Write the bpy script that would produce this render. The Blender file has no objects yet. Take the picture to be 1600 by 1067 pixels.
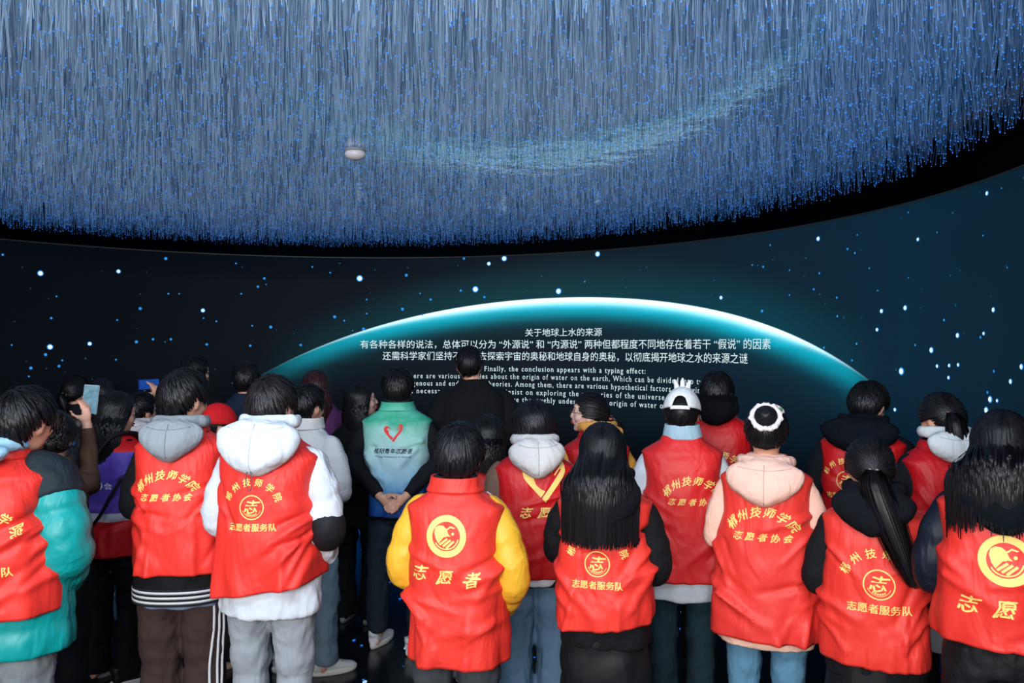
import bpy, bmesh, math, random
import numpy as np
from mathutils import Vector, Matrix, noise
from mathutils.bvhtree import BVHTree

SC = bpy.context.scene
COL = SC.collection
F_PX, CX, HORIZON, CAM_Z = 1244.0, 800.0, 540.0, 1.9

# ------------------------------------------------------------------ camera, world, lights, exposure
cam_data = bpy.data.cameras.new('camera')
cam_data.sensor_width = 36.0
cam_data.lens = 36.0 * F_PX / 1600.0
cam_data.shift_y = (HORIZON - 533.5) / 1600.0
cam_data.clip_start = 0.05
cam = bpy.data.objects.new('camera', cam_data)
COL.objects.link(cam)
cam.location = (0, 0, CAM_Z)
cam.rotation_euler = (math.radians(90), 0, 0)
SC.camera = cam

world = bpy.data.worlds.new('world')
SC.world = world
world.use_nodes = True
world.node_tree.nodes['Background'].inputs[0].default_value = (0.55, 0.72, 1.0, 1)
world.node_tree.nodes['Background'].inputs[1].default_value = 0.05

def area_light(name, loc, target, sx, sy, power, color):
    d = bpy.data.lights.new(name, 'AREA')
    d.shape = 'RECTANGLE'; d.size = sx; d.size_y = sy; d.energy = power; d.color = color
    o = bpy.data.objects.new(name, d); COL.objects.link(o)
    o.location = loc
    o.rotation_euler = (Vector(target) - Vector(loc)).to_track_quat('-Z', 'Y').to_euler()
    return o
area_light('entrance_light', (-1.5, -2.3, 2.35), (0.1, 3.9, 1.1), 3.2, 1.4, 300, (1.0, 0.985, 0.97))
area_light('foyer_ceiling_light', (0.3, -0.9, 2.85), (0.0, 2.6, 0.9), 3.2, 0.9, 60, (0.93, 0.97, 1.0))
area_light('fibre_fill_light', (-1.0, 1.0, 3.45), (-1.2, 9.0, 3.25), 5.0, 0.6, 150, (0.75, 0.88, 1.0))  # unseen fill lamp added above the film to brighten the strands

SC.view_settings.view_transform = 'Standard'
SC.view_settings.look = 'None'
SC.view_settings.gamma = 1.0
SC.view_settings.use_curve_mapping = False
SC.view_settings.exposure = 0.0
SC.cycles.use_denoising = True
SC.cycles.max_bounces = 6
SC.cycles.transparent_max_bounces = 24

# ------------------------------------------------------------------ small helpers
def lin(c):
    return tuple(((v / 255) / 12.92 if v / 255 <= 0.04045 else ((v / 255 + 0.055) / 1.055) ** 2.4) for v in c)

def smooth(o):
    o.data.polygons.foreach_set('use_smooth', [True] * len(o.data.polygons))

def mesh_obj(name, verts, faces, mat=None, parent=None, shade=True):
    me = bpy.data.meshes.new(name)
    me.from_pydata([tuple(v) for v in verts], [], faces)
    me.update()
    o = bpy.data.objects.new(name, me)
    COL.objects.link(o)
    if mat: me.materials.append(mat)
    if parent is not None: o.parent = parent
    if shade: smooth(o)
    return o

def tri_mesh(name, V, T, mat, parent=None, shade=True):
    """fast path for large numpy triangle arrays"""
    me = bpy.data.meshes.new(name)
    V = np.asarray(V, np.float32); T = np.asarray(T, np.int32)
    k = T.shape[1]
    me.vertices.add(len(V)); me.vertices.foreach_set('co', V.ravel())
    me.loops.add(T.size); me.loops.foreach_set('vertex_index', T.ravel())
    me.polygons.add(len(T)); me.polygons.foreach_set('loop_start', np.arange(0, T.size, k, dtype=np.int32))
    me.update(calc_edges=True)
    if shade: me.polygons.foreach_set('use_smooth', np.ones(len(T), bool))
    o = bpy.data.objects.new(name, me); COL.objects.link(o)
    me.materials.append(mat)
    if parent is not None: o.parent = parent
    return o

def empty(name, loc=(0, 0, 0), rz=0.0):
    o = bpy.data.objects.new(name, None); COL.objects.link(o)
    o.empty_display_size = 0.1
    o.location = loc; o.rotation_euler = (0, 0, rz)
    return o

def tag(o, label=None, category=None, group=None, kind=None):
    if label: o['label'] = label
    if category: o['category'] = category
    if group: o['group'] = group
    if kind: o['kind'] = kind
    return o

MATS = {}
def cloth(rgb, rough=0.75, bump=0.25, scale=9.0, spec=0.3, sheen=0.0, fine=True, stretch=(1, 1, 0.45), dist=0.045):
    key = ('cloth', rgb, rough, bump, scale, spec, sheen, fine)
    if key in MATS: return MATS[key]
    m = bpy.data.materials.new('cloth_%d_%d_%d' % rgb); m.use_nodes = True
    nt = m.node_tree; N = nt.nodes; L = nt.links
    b = N['Principled BSDF']
    c = lin(rgb)
    b.inputs['Roughness'].default_value = rough
    b.inputs['Specular IOR Level'].default_value = spec
    b.inputs['Sheen Weight'].default_value = sheen
    tc = N.new('ShaderNodeTexCoord')
    mp = N.new('ShaderNodeMapping'); mp.inputs['Scale'].default_value = stretch
    mp.inputs['Rotation'].default_value = (0, 0.5, 0.2)
    L.new(tc.outputs['Object'], mp.inputs[0])
    n1 = N.new('ShaderNodeTexNoise'); n1.inputs['Scale'].default_value = scale
    n1.inputs['Detail'].default_value = 3; n1.inputs['Distortion'].default_value = 0.8
    L.new(mp.outputs[0], n1.inputs['Vector'])
    b1 = N.new('ShaderNodeBump'); b1.inputs['Strength'].default_value = bump; b1.inputs['Distance'].default_value = dist
    L.new(n1.outputs['Fac'], b1.inputs['Height'])
    last = b1
    n2 = N.new('ShaderNodeTexNoise'); n2.inputs['Scale'].default_value = 260 if fine else 60
    n2.inputs['Detail'].default_value = 2
    L.new(tc.outputs['Object'], n2.inputs['Vector'])
    b2 = N.new('ShaderNodeBump'); b2.inputs['Strength'].default_value = 0.15; b2.inputs['Distance'].default_value = 0.002
    L.new(n2.outputs['Fac'], b2.inputs['Height']); L.new(b1.outputs[0], b2.inputs['Normal'])
    L.new(b2.outputs[0], b.inputs['Normal'])
    mx = N.new('ShaderNodeMix'); mx.data_type = 'RGBA'
    mx.inputs['A'].default_value = (*[v * 0.88 for v in c], 1)
    mx.inputs['B'].default_value = (*[min(1, v * 1.06) for v in c], 1)
    L.new(n2.outputs['Fac'], mx.inputs['Factor'])
    L.new(mx.outputs['Result'], b.inputs['Base Color'])
    MATS[key] = m
    return m

def plain(name, rgb, rough=0.5, metal=0.0, emit=None, estr=0.0, spec=0.5, noise_amt=0.06):
    key = ('plain', name)
    if key in MATS: return MATS[key]
    m = bpy.data.materials.new(name); m.use_nodes = True
    nt = m.node_tree; b = nt.nodes['Principled BSDF']
    b.inputs['Base Color'].default_value = (*lin(rgb), 1)
    b.inputs['Roughness'].default_value = rough
    b.inputs['Metallic'].default_value = metal
    b.inputs['Specular IOR Level'].default_value = spec
    if emit:
        b.inputs['Emission Color'].default_value = (*emit, 1)
        b.inputs['Emission Strength'].default_value = estr
    else:
        n = nt.nodes.new('ShaderNodeTexNoise'); n.inputs['Scale'].default_value = 40
        r = nt.nodes.new('ShaderNodeMapRange')
        r.inputs['To Min'].default_value = max(0, rough - noise_amt); r.inputs['To Max'].default_value = min(1, rough + noise_amt)
        nt.links.new(n.outputs['Fac'], r.inputs['Value']); nt.links.new(r.outputs[0], b.inputs['Roughness'])
    MATS[key] = m
    return m

def emitter(name, rgb_lin, strength, sample=False):
    m = bpy.data.materials.new(name); m.use_nodes = True
    nt = m.node_tree; nt.nodes.clear()
    e = nt.nodes.new('ShaderNodeEmission'); e.inputs[0].default_value = (*rgb_lin, 1); e.inputs[1].default_value = strength
    o = nt.nodes.new('ShaderNodeOutputMaterial'); nt.links.new(e.outputs[0], o.inputs[0])
    if not sample: m.cycles.emission_sampling = 'NONE'
    return m

SKIN = None
def skin_mat(rgb=(214, 160, 135)):
    key = ('skin', rgb)
    if key in MATS: return MATS[key]
    m = bpy.data.materials.new('skin'); m.use_nodes = True
    nt = m.node_tree; b = nt.nodes['Principled BSDF']
    n = nt.nodes.new('ShaderNodeTexNoise'); n.inputs['Scale'].default_value = 18; n.inputs['Detail'].default_value = 4
    r = nt.nodes.new('ShaderNodeMix'); r.data_type = 'RGBA'
    c = lin(rgb)
    r.inputs['A'].default_value = (c[0] * .92, c[1] * .84, c[2] * .82, 1); r.inputs['B'].default_value = (*c, 1)
    nt.links.new(n.outputs['Fac'], r.inputs['Factor']); nt.links.new(r.outputs['Result'], b.inputs['Base Color'])
    b.inputs['Roughness'].default_value = 0.5
    b.inputs['Subsurface Weight'].default_value = 0.08
    b.inputs['Subsurface Radius'].default_value = (0.01, 0.004, 0.002)
    MATS[key] = m
    return m

def hair_mat(rgb=(16, 15, 17)):
    key = ('hair', rgb)
    if key in MATS: return MATS[key]
    m = bpy.data.materials.new('hair'); m.use_nodes = True
    nt = m.node_tree; b = nt.nodes['Principled BSDF']
    n = nt.nodes.new('ShaderNodeNewGeometry')
    r = nt.nodes.new('ShaderNodeMix'); r.data_type = 'RGBA'
    c = lin(rgb)
    r.inputs['A'].default_value = (c[0] * .5, c[1] * .5, c[2] * .5, 1); r.inputs['B'].default_value = (c[0] * 2.0, c[1] * 2.0, c[2] * 2.1, 1)
    nt.links.new(n.outputs['Random Per Island'], r.inputs['Factor']); nt.links.new(r.outputs['Result'], b.inputs['Base Color'])
    b.inputs['Roughness'].default_value = 0.38
    b.inputs['Specular IOR Level'].default_value = 0.22
    b.inputs['Anisotropic'].default_value = 0.5
    MATS[key] = m
    return m

# ------------------------------------------------------------------ the round theatre
WC = np.array([-1.284, 4.19]); WR = 3.80; RIM_Z = 2.78       # screen wall circle
FILM_Z = 3.0
def wall_hit(px, py=540.0):
    u = (px - CX) / F_PX
    a = u * u + 1; b = -2 * (u * WC[0] + WC[1]); c = WC[0] ** 2 + WC[1] ** 2 - WR ** 2
    D = (-b + math.sqrt(b * b - 4 * a * c)) / (2 * a)
    ang = math.atan2(u * D - WC[0], D - WC[1])           # 0 = straight ahead, + = right
    return ang * WR, CAM_Z + (HORIZON - py) / F_PX * D, D
def wall_xyz(s, z, off=0.0):
    a = s / WR
    return (WC[0] + (WR - off) * math.sin(a), WC[1] + (WR - off) * math.cos(a), z)

# screen material: planet limb, haze and nebula drawn by the LED wall itself
ARC_PX = [(430, 573), (465, 557), (500, 542), (575, 515), (650, 493), (720, 480), (800, 470), (905, 465), (1000, 468),
          (1100, 482), (1200, 508), (1270, 538), (1320, 567), (1362, 598)]
arc_sz = np.array([wall_hit(x, y)[:2] for x, y in ARC_PX])
S0, SCL = 1.2, 3.0
coef = np.polyfit((arc_sz[:, 0] - S0) / SCL, arc_sz[:, 1], 4)

def screen_material():
    m = bpy.data.materials.new('led_screen'); m.use_nodes = True
    nt = m.node_tree; N = nt.nodes; L = nt.links
    b = N['Principled BSDF']
    b.inputs['Base Color'].default_value = (0.004, 0.005, 0.006, 1)
    b.inputs['Roughness'].default_value = 0.55
    b.inputs['Specular IOR Level'].default_value = 0.04
    uv = N.new('ShaderNodeUVMap'); uv.uv_map = 'screen'
    sep = N.new('ShaderNodeSeparateXYZ'); L.new(uv.outputs[0], sep.inputs[0])
    S, Z = sep.outputs[0], sep.outputs[1]
    def M(op, a, b_=None, c_=None, clamp=False):
        n = N.new('ShaderNodeMath'); n.operation = op; n.use_clamp = clamp
        for i, v in enumerate((a, b_, c_)):
            if v is None: continue
            if isinstance(v, (int, float)): n.inputs[i].default_value = float(v)
            else: L.new(v, n.inputs[i])
        return n.outputs[0]
    def ss(v, lo, hi):
        n = N.new('ShaderNodeMapRange'); n.interpolation_type = 'SMOOTHSTEP'
        L.new(v, n.inputs['Value']); n.inputs['From Min'].default_value = lo; n.inputs['From Max'].default_value = hi
        return n.outputs[0]
    x = M('DIVIDE', M('SUBTRACT', S, S0), SCL)
    p = float(coef[0])
    for c in coef[1:]:
        p = M('MULTIPLY_ADD', p, x, float(c))
    t = M('SUBTRACT', p, Z)                                   # depth below the limb
    nz = N.new('ShaderNodeTexNoise'); nz.inputs['Scale'].default_value = 1.0; nz.inputs['Detail'].default_value = 5
    mp = N.new('ShaderNodeMapping'); mp.inputs['Scale'].default_value = (1.3, 14, 1)
    L.new(uv.outputs[0], mp.inputs[0]); L.new(mp.outputs[0], nz.inputs['Vector'])
    streak = nz.outputs['Fac']
    sl, sr = arc_sz[0, 0], arc_sz[-1, 0]
    fadeL = ss(S, sl - 0.05, sl + 2.2); fadeR = M('SUBTRACT', 1.0, ss(S, sr - 1.1, sr + 0.05))
    fade = M('MULTIPLY', fadeL, fadeR)
    endL = ss(S, sl - 0.3, sl + 0.5); endR = M('SUBTRACT', 1.0, ss(S, sr - 0.25, sr + 0.12))
    ends = M('MULTIPLY', endL, endR)
    inside = ss(t, -0.006, 0.008)
    corew = M('MULTIPLY_ADD', fade, 0.044, 0.006)
    core = M('POWER', 2.718, M('MULTIPLY', -1.0, M('POWER', M('DIVIDE', M('MAXIMUM', t, 0.0), corew), 2.0)))
    core = M('MULTIPLY', core, M('MULTIPLY_ADD', fade, 1.1, 0.12))
    cyw = M('MULTIPLY_ADD', fade, 0.01, 0.14)
    cy = M('POWER', 2.718, M('MULTIPLY', -1.0, M('POWER', M('DIVIDE', M('MAXIMUM', t, 0.0), cyw), 2.3)))
    cy = M('MULTIPLY', cy, M('MULTIPLY_ADD', fade, 0.62, 0.30))
    deep = M('MULTIPLY', ss(t, 0.55, 0.1), M('MULTIPLY_ADD', streak, 0.05, 0.0))
    core = M('MULTIPLY', M('MULTIPLY', core, inside), ends)
    cy = M('MULTIPLY', M('MULTIPLY', M('MULTIPLY', cy, inside), ends), M('MULTIPLY_ADD', streak, 0.5, 0.75))
    deep = M('MULTIPLY', M('MULTIPLY', deep, inside), ends)
    halo = M('MULTIPLY', M('MULTIPLY', ss(t, -0.45, 0.0), M('SUBTRACT', 1.0, inside)), M('MULTIPLY', M('MULTIPLY_ADD', fade, .6, .4), ends))
    def C(rgb, f, strength=1.0):
        n = N.new('ShaderNodeVectorMath'); n.operation = 'SCALE'
        n.inputs[0].default_value = rgb
        L.new(M('MULTIPLY', f, strength), n.inputs['Scale'])
        return n.outputs[0]
    def ADD(a, b_):
        n = N.new('ShaderNodeVectorMath'); n.operation = 'ADD'; L.new(a, n.inputs[0]); L.new(b_, n.inputs[1]); return n.outputs[0]
    col = ADD(C((1.0, 1.05, 1.1), core, 1.25), C((0.0, 0.60, 0.80), cy, 1.2))
    col = ADD(col, C((0.0, 0.5, 0.7), deep, 1.0))
    col = ADD(col, C((0.0, 0.030, 0.038), halo, 1.0))
    # sky tone of the picture on the screen: near black left, teal right
    rmp = N.new('ShaderNodeValToRGB')
    L.new(M('DIVIDE', M('ADD', S, 6.0), 14.0), rmp.inputs[0])
    cr = rmp.color_ramp
    stops = [(0.0, (2, 4, 9)), (0.25, (3, 6, 13)), (0.40, (8, 14, 22)), (0.55, (20, 29, 37)), (0.66, (14, 32, 46)), (0.80, (8, 38, 56)), (1.0, (4, 22, 32))]
    while len(cr.elements) < len(stops): cr.elements.new(0.5)
    for e, (pp, c) in zip(cr.elements, stops):
        e.position = pp; e.color = (*lin(c), 1)
    vg = ss(Z, 0.7, 1.75)
    bg = N.new('ShaderNodeVectorMath'); bg.operation = 'SCALE'
    L.new(rmp.outputs[0], bg.inputs[0]); L.new(M('MULTIPLY_ADD', vg, 0.95, 0.05), bg.inputs['Scale'])
    col = ADD(col, bg.outputs[0])
    # blue cloud along the foot of the screen
    n2 = N.new('ShaderNodeTexNoise'); n2.inputs['Scale'].default_value = 1.4; n2.inputs['Detail'].default_value = 6
    L.new(uv.outputs[0], n2.inputs['Vector'])
    s5 = wall_hit(500)[0]
    hump = M('MULTIPLY', ss(S, s5 - 2.2, s5), M('SUBTRACT', 1.0, ss(S, s5 + 0.4, s5 + 2.6)))
    neb = M('MULTIPLY', M('MULTIPLY', ss(Z, 0.95, 0.0), ss(n2.outputs['Fac'], 0.30, 0.75)), M('MULTIPLY_ADD', hump, 0.75, 0.10))
    col = ADD(col, C((0.0, 0.14, 0.62), neb, 1.0))
    L.new(col, b.inputs['Emission Color'])
    b.inputs['Emission Strength'].default_value = 1.0
    return m

def build_wall():
    na, nzv = 220, 10
    a0, a1 = math.radians(-135), math.radians(122)
    V = []; Fc = []; uvs = {}
    for i in range(na + 1):
        a = a0 + (a1 - a0) * i / na
        for j in range(nzv + 1):
            V.append(wall_xyz(a * WR, RIM_Z * j / nzv)); uvs[len(V) - 1] = (a * WR, RIM_Z * j / nzv)
    for i in range(na):
        for j in range(nzv):
            k = i * (nzv + 1) + j
            Fc.append((k, k + 1, k + nzv + 2, k + nzv + 1))
    o = mesh_obj('wall_front', V, Fc, screen_material())
    ul = o.data.uv_layers.new(name='screen')
    for lp in o.data.loops: ul.data[lp.index].uv = uvs[lp.vertex_index]
    md = o.modifiers.new('thickness', 'SOLIDIFY'); md.thickness = 0.06; md.offset = 1
    tag(o, kind='structure')
    # metal capping along the top of the screen
    V = []; Fc = []
    for i in range(na + 1):
        a = a0 + (a1 - a0) * i / na
        for (r, z) in ((-0.004, RIM_Z - .004), (-0.004, RIM_Z + .006), (0.10, RIM_Z + .006), (0.10, RIM_Z - .004)):
            x, y, _ = wall_xyz(a * WR, 0, -r); V.append((x, y, z))
    for i in range(na):
        for k in range(4):
            k2 = (k + 1) % 4
            Fc.append((i * 4 + k, i * 4 + k2, i * 4 + 4 + k2, i * 4 + 4 + k))
    tag(mesh_obj('trim_1', V, Fc, plain('rim_metal', (52, 52, 50), 0.55, 0.3), shade=False), kind='structure')
    return o
WALL = build_wall()

STAR_PX = [(4,398,2),(63,427,4),(185,424,3),(259,404,2.5),(488,417,1.5),(516,426,1.5),(562,435,4.5),(635,430,2.5),(317,485,3),
 (219,482,2.5),(88,463,1.5),(413,435,2),(403,448,2),(377,459,1.5),(263,459,1.5),(280,459,1.2),(423,511,2.5),(394,509,1.5),(338,502,1.5),
 (213,534,2.5),(239,530,2),(267,530,2),(323,538,2),(391,540,2),(470,539,2),(78,542,4),(140,537,3),(71,554,2.5),(80,497,2),(183,500,1.5),
 (523,495,2.5),(568,514,2.5),(538,501,1.5),(573,490,1.5),(573,468,1.5),(629,483,2.5),(673,468,2),(660,492,1.5),(18,539,1.5),(318,497,1.2),
 (743,452,4.5),(873,455,4.5),(788,404,4),(725,404,2),(764,412,3),(914,440,1.5),(934,397,4),(1127,465,3),(720,454,2),(757,464,2),
 (1279,373,3.5),(1325,389,2),(1204,383,1.5),(1340,367,1.5),(1435,374,3),(1543,302,3.5),(1420,332,1.5),(1566,294,1.5),(1465,363,1.5),
 (1537,368,1.5),(1193,417,2),(1176,414,1.5),(1281,427,2),(1234,422,1.5),(1359,419,1.5),(1575,418,1.5),(1272,452,2),(1234,461,1.5),
 (1372,454,1.5),(1308,465,2),(1309,494,2),(1191,486,2.5),(1378,486,3.5),(1415,481,4),(1553,484,4),(1371,515,3),(1476,500,2.5),(1339,537,2),
 (1497,524,4),(1538,521,3),(1533,527,2.5),(1456,547,4.5),(1465,572,3),(1484,571,3),(1498,570,3),(1409,580,5.5),(1483,590,3),(1597,573,4.5),
 (1554,580,2.5),(1580,596,4),(1548,624,5),(1542,641,5),(1559,626,3),(1544,613,2.5),(1399,640,3),(1533,657,2.5),(1332,563,2),(1288,543,2),
 (1431,539,2),(48,575,2.5),(45,588,1.5),(92,572,2.2),(97,563,1.5),(181,562,1.5)]
def build_stars():
    rng = random.Random(4)
    mats = [emitter('star_white', (0.75, 0.95, 1.0), 1.2), emitter('star_blue', (0.03, 0.36, 1.0), 0.85), emitter('star_dim', (0.02, 0.16, 0.32), 0.5)]
    V = []; Fc = []; mi = []
    def disc(s, z, r, k, off=0.004):
        n = 10 if r > .01 else 7; b0 = len(V)
        for q in range(n):
            V.append(wall_xyz(s + r * math.cos(2 * math.pi * q / n), z + r * math.sin(2 * math.pi * q / n), off))
        Fc.append(tuple(range(b0 + n - 1, b0 - 1, -1))); mi.append(k)
    for (x, y, r) in STAR_PX:
        s, z, D = wall_hit(x, y)
        rr = r * 0.85 * D / F_PX
        if r >= 3: disc(s, z, rr * 1.35, 1, 0.003); disc(s, z, rr * .95, 0, 0.005)
        else: disc(s, z, rr * 1.1, 1)
    for _ in range(420):
        s = rng.uniform(-9, 9.5); z = rng.uniform(0.1, RIM_Z - .05)
        x = (s - S0) / SCL; zz = np.polyval(coef, x)
        if arc_sz[0, 0] < s < arc_sz[-1, 0] and z < zz + 0.02: continue
        disc(s, z, rng.choice([.004, .005, .006, .008]), 1 if rng.random() < .22 else 2)
    o = mesh_obj('star_dots', V, Fc, None, WALL, shade=False)
    for m in mats: o.data.materials.append(m)
    o.data.polygons.foreach_set('material_index', mi)
    tag(o, kind='stuff')
build_stars()

# ------------------------------------------------------------------ lettering
def glyphs(text, offset=0.0, shear=0.0, spacing=1.0, res=3):
    c = bpy.data.curves.new('lettering', 'FONT'); c.body = text; c.size = 1; c.offset = offset; c.shear = shear
    c.resolution_u = res; c.space_character = spacing
    o = bpy.data.objects.new('lettering', c); COL.objects.link(o)
    dg = bpy.context.evaluated_depsgraph_get()
    m = bpy.data.meshes.new_from_object(o.evaluated_get(dg))
    V = np.array([(v.co.x, v.co.y) for v in m.vertices]); Fc = [tuple(p.vertices) for p in m.polygons]
    bpy.data.objects.remove(o); bpy.data.curves.remove(c); bpy.data.meshes.remove(m)
    return V, Fc
G_CACHE = {}
def glyph(ch, offset=0.02):
    if (ch, offset) not in G_CACHE:
        V, Fc = glyphs(ch, offset, res=2)
        G_CACHE[(ch, offset)] = (V - np.array([0.5, 0.38]), Fc)
    return G_CACHE[(ch, offset)]

def add_serifs(V, Fc):
    """short slab serifs on every straight stem end"""
    from collections import Counter
    cnt = Counter()
    for f in Fc:
        for i in range(len(f)):
            a, b = f[i], f[(i + 1) % len(f)]
            cnt[(min(a, b), max(a, b))] += 1
    V2 = [tuple(v) for v in V]; F2 = list(Fc)
    for (a, b), n in cnt.items():
        if n != 1: continue
        (xa, ya), (xb, yb) = V[a], V[b]
        w = abs(xa - xb)
        if abs(ya - yb) < 0.004 and 0.04 < w < 0.14:
            if min(abs(ya - t) for t in (0.0, 0.47, 0.5, 0.52, 0.53, 0.55, 0.66, 0.68, 0.7, 0.72, -0.14, -0.16, -0.2)) > 0.02: continue
            cx = (xa + xb) / 2; h = 0.036; e = w * 0.5 + 0.045
            y0, y1 = (ya, ya + h) if ya < 0.3 else (ya - h, ya)
            k = len(V2)
            V2 += [(cx - e, y0), (cx + e, y0), (cx + e, y1), (cx - e, y1)]; F2.append((k, k + 1, k + 2, k + 3))
    return np.array(V2), F2

TEXT_MAT = emitter('screen_lettering', (0.72, 0.90, 0.95), 1.0)
def screen_line(text, x0, x1, ybase, xref, hpx, serif=False, bold=0.0):
    sp = 1.28 if serif else 1.0
    V, Fc = glyphs(text, bold, 0, sp)
    if serif: V, Fc = add_serifs(V, Fc)
    s0, s1 = wall_hit(x0)[0], wall_hit(x1)[0]
    z0 = wall_hit(xref, ybase)[1]; D = wall_hit(xref)[2]
    xm, xM = V[:, 0].min(), V[:, 0].max()
    sx = (s1 - s0) / (xM - xm); sy = hpx * D / F_PX
    P = [wall_xyz(s0 + (x - xm) * sx, z0 + y * sy, 0.006) for x, y in V]
    mesh_obj('screen_text', P, Fc, TEXT_MAT, WALL, shade=False)
screen_line('关于地球上水的来源', 821, 941, 524.3, 880, 13.6, bold=0)
screen_line('有各种各样的说法，总体可以分为 “外源说” 和 “内源说” 两种但都程度不同地存在着若干 “假说” 的因素', 563, 1205, 543.3, 800, 14.6, bold=0)
screen_line('还需科学家们坚持不懈地去探索宇宙的奥秘和地球自身的奥秘，以彻底揭开地球之水的来源之谜', 598, 1169, 561.8, 800, 14.6, bold=0)
screen_line('Finally, the conclusion appears with a typing effect:', 757, 1009, 580.0, 800, 11.2, True, .004)
screen_line('There are various theories about the origin of water on the earth, Which can be divided into two types:', 634, 1139, 592.0, 800, 11.4, True, 0)
screen_line('exogenous and endogenous theories. Among them, there are various hypothetical factors of varying', 628, 1100, 603.8, 800, 11.4, True, 0)
screen_line('It is still necessary for scientists to insist on exploring the mysteries of the universe and the earth', 602, 1113, 616.0, 800, 11.4, True, 0)
screen_line('On that basis people have thoroughly understood the origin of water on the earth', 684, 1093, 627.8, 800, 11.4, True, 0)

# ------------------------------------------------------------------ floor, ceiling, outer shell
def floor_material():
    m = bpy.data.materials.new('floor_gloss'); m.use_nodes = True
    nt = m.node_tree; b = nt.nodes['Principled BSDF']
    b.inputs['Base Color'].default_value = (0.006, 0.008, 0.012, 1)
    n = nt.nodes.new('ShaderNodeTexNoise'); n.inputs['Scale'].default_value = 3; n.inputs['Detail'].default_value = 5
    r = nt.nodes.new('ShaderNodeMapRange'); r.inputs['To Min'].default_value = 0.12; r.inputs['To Max'].default_value = 0.32
    nt.links.new(n.outputs['Fac'], r.inputs['Value']); nt.links.new(r.outputs[0], b.inputs['Roughness'])
    b.inputs['Specular IOR Level'].default_value = 0.35
    return m
def box(name, x0, x1, y0, y1, z0, z1, mat, parent=None):
    V = [(x, y, z) for x in (x0, x1) for y in (y0, y1) for z in (z0, z1)]
    Fc = [(0, 1, 3, 2), (4, 6, 7, 5), (0, 4, 5, 1), (2, 3, 7, 6), (0, 2, 6, 4), (1, 5, 7, 3)]
    return mesh_obj(name, V, Fc, mat, parent, shade=False)
FLOOR = tag(box('floor', -8, 6, -4, 12, -0.1, 0.0, floor_material()), kind='structure')
BLK = plain('black_paint', (16, 34, 44), 0.8)
tag(box('ceiling', -8, 6, -4, 12, 4.35, 4.45, BLK), kind='structure')
tag(box('wall_left', -8.1, -8, -4, 12, 0, 4.4, BLK), kind='structure')
tag(box('wall_right', 6, 6.1, -4, 12, 0, 4.4, BLK), kind='structure')
tag(box('wall_back', -8, 6, 12, 12.1, 0, 4.4, BLK), kind='structure')
def floor_dots():
    rng = random.Random(9); V = []; Fc = []; mi = []
    pts = [(532, 940, 3.2), (527, 937, 1.6), (566, 968, 0), (553, 1001, 3), (565, 1009, 2.4), (570, 1066, 4), (660, 1066, 4), (625, 936, 2.6), (624, 915, 2),
           (530, 958, 2), (517, 924, 2), (522, 925, 2), (609, 910, 1.6), (621, 901, 1.6), (515, 913, 3), (634, 1013, 3.4), (584, 975, 2), (862, 1012, 2.6),
           (1066, 957, 3), (1072, 980, 3), (1063, 983, 2), (866, 985, 2), (1285, 895, 2), (1283, 905, 2)]
    for (x, y, r) in pts:
        if not r: continue
        D = F_PX * CAM_Z / (y - HORIZON); X = (x - CX) / F_PX * D; r = r * D / F_PX * 0.9; k = 1 if r < .012 else 0
        b0 = len(V); V += [(X + r * math.cos(q * math.pi / 4), D + 1.7 * r * math.sin(q * math.pi / 4), .003) for q in range(8)]
        Fc.append(tuple(range(b0, b0 + 8))); mi.append(k)
    for _ in range(260):
        a = rng.uniform(0, 6.28); R = 3.6 * math.sqrt(rng.random())
        X, Y = WC[0] + R * math.cos(a), WC[1] + R * math.sin(a); r = rng.choice([.004, .005, .007])
        b0 = len(V); V += [(X + r * math.cos(q * math.pi / 4), Y + 1.5 * r * math.sin(q * math.pi / 4), .003) for q in range(8)]
        Fc.append(tuple(range(b0, b0 + 8))); mi.append(1)
    o = mesh_obj('floor_star_dots', V, Fc, None, FLOOR, shade=False)  # star discs with an emissive material laid on the floor
    o.data.materials.append(emitter('floor_star_white', (0.4, 0.7, 1.0), 1.0)); o.data.materials.append(emitter('floor_star_blue', (0.02, 0.2, 0.9), 0.8))
    o.data.polygons.foreach_set('material_index', mi)
    tag(o, kind='stuff')
floor_dots()

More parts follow.
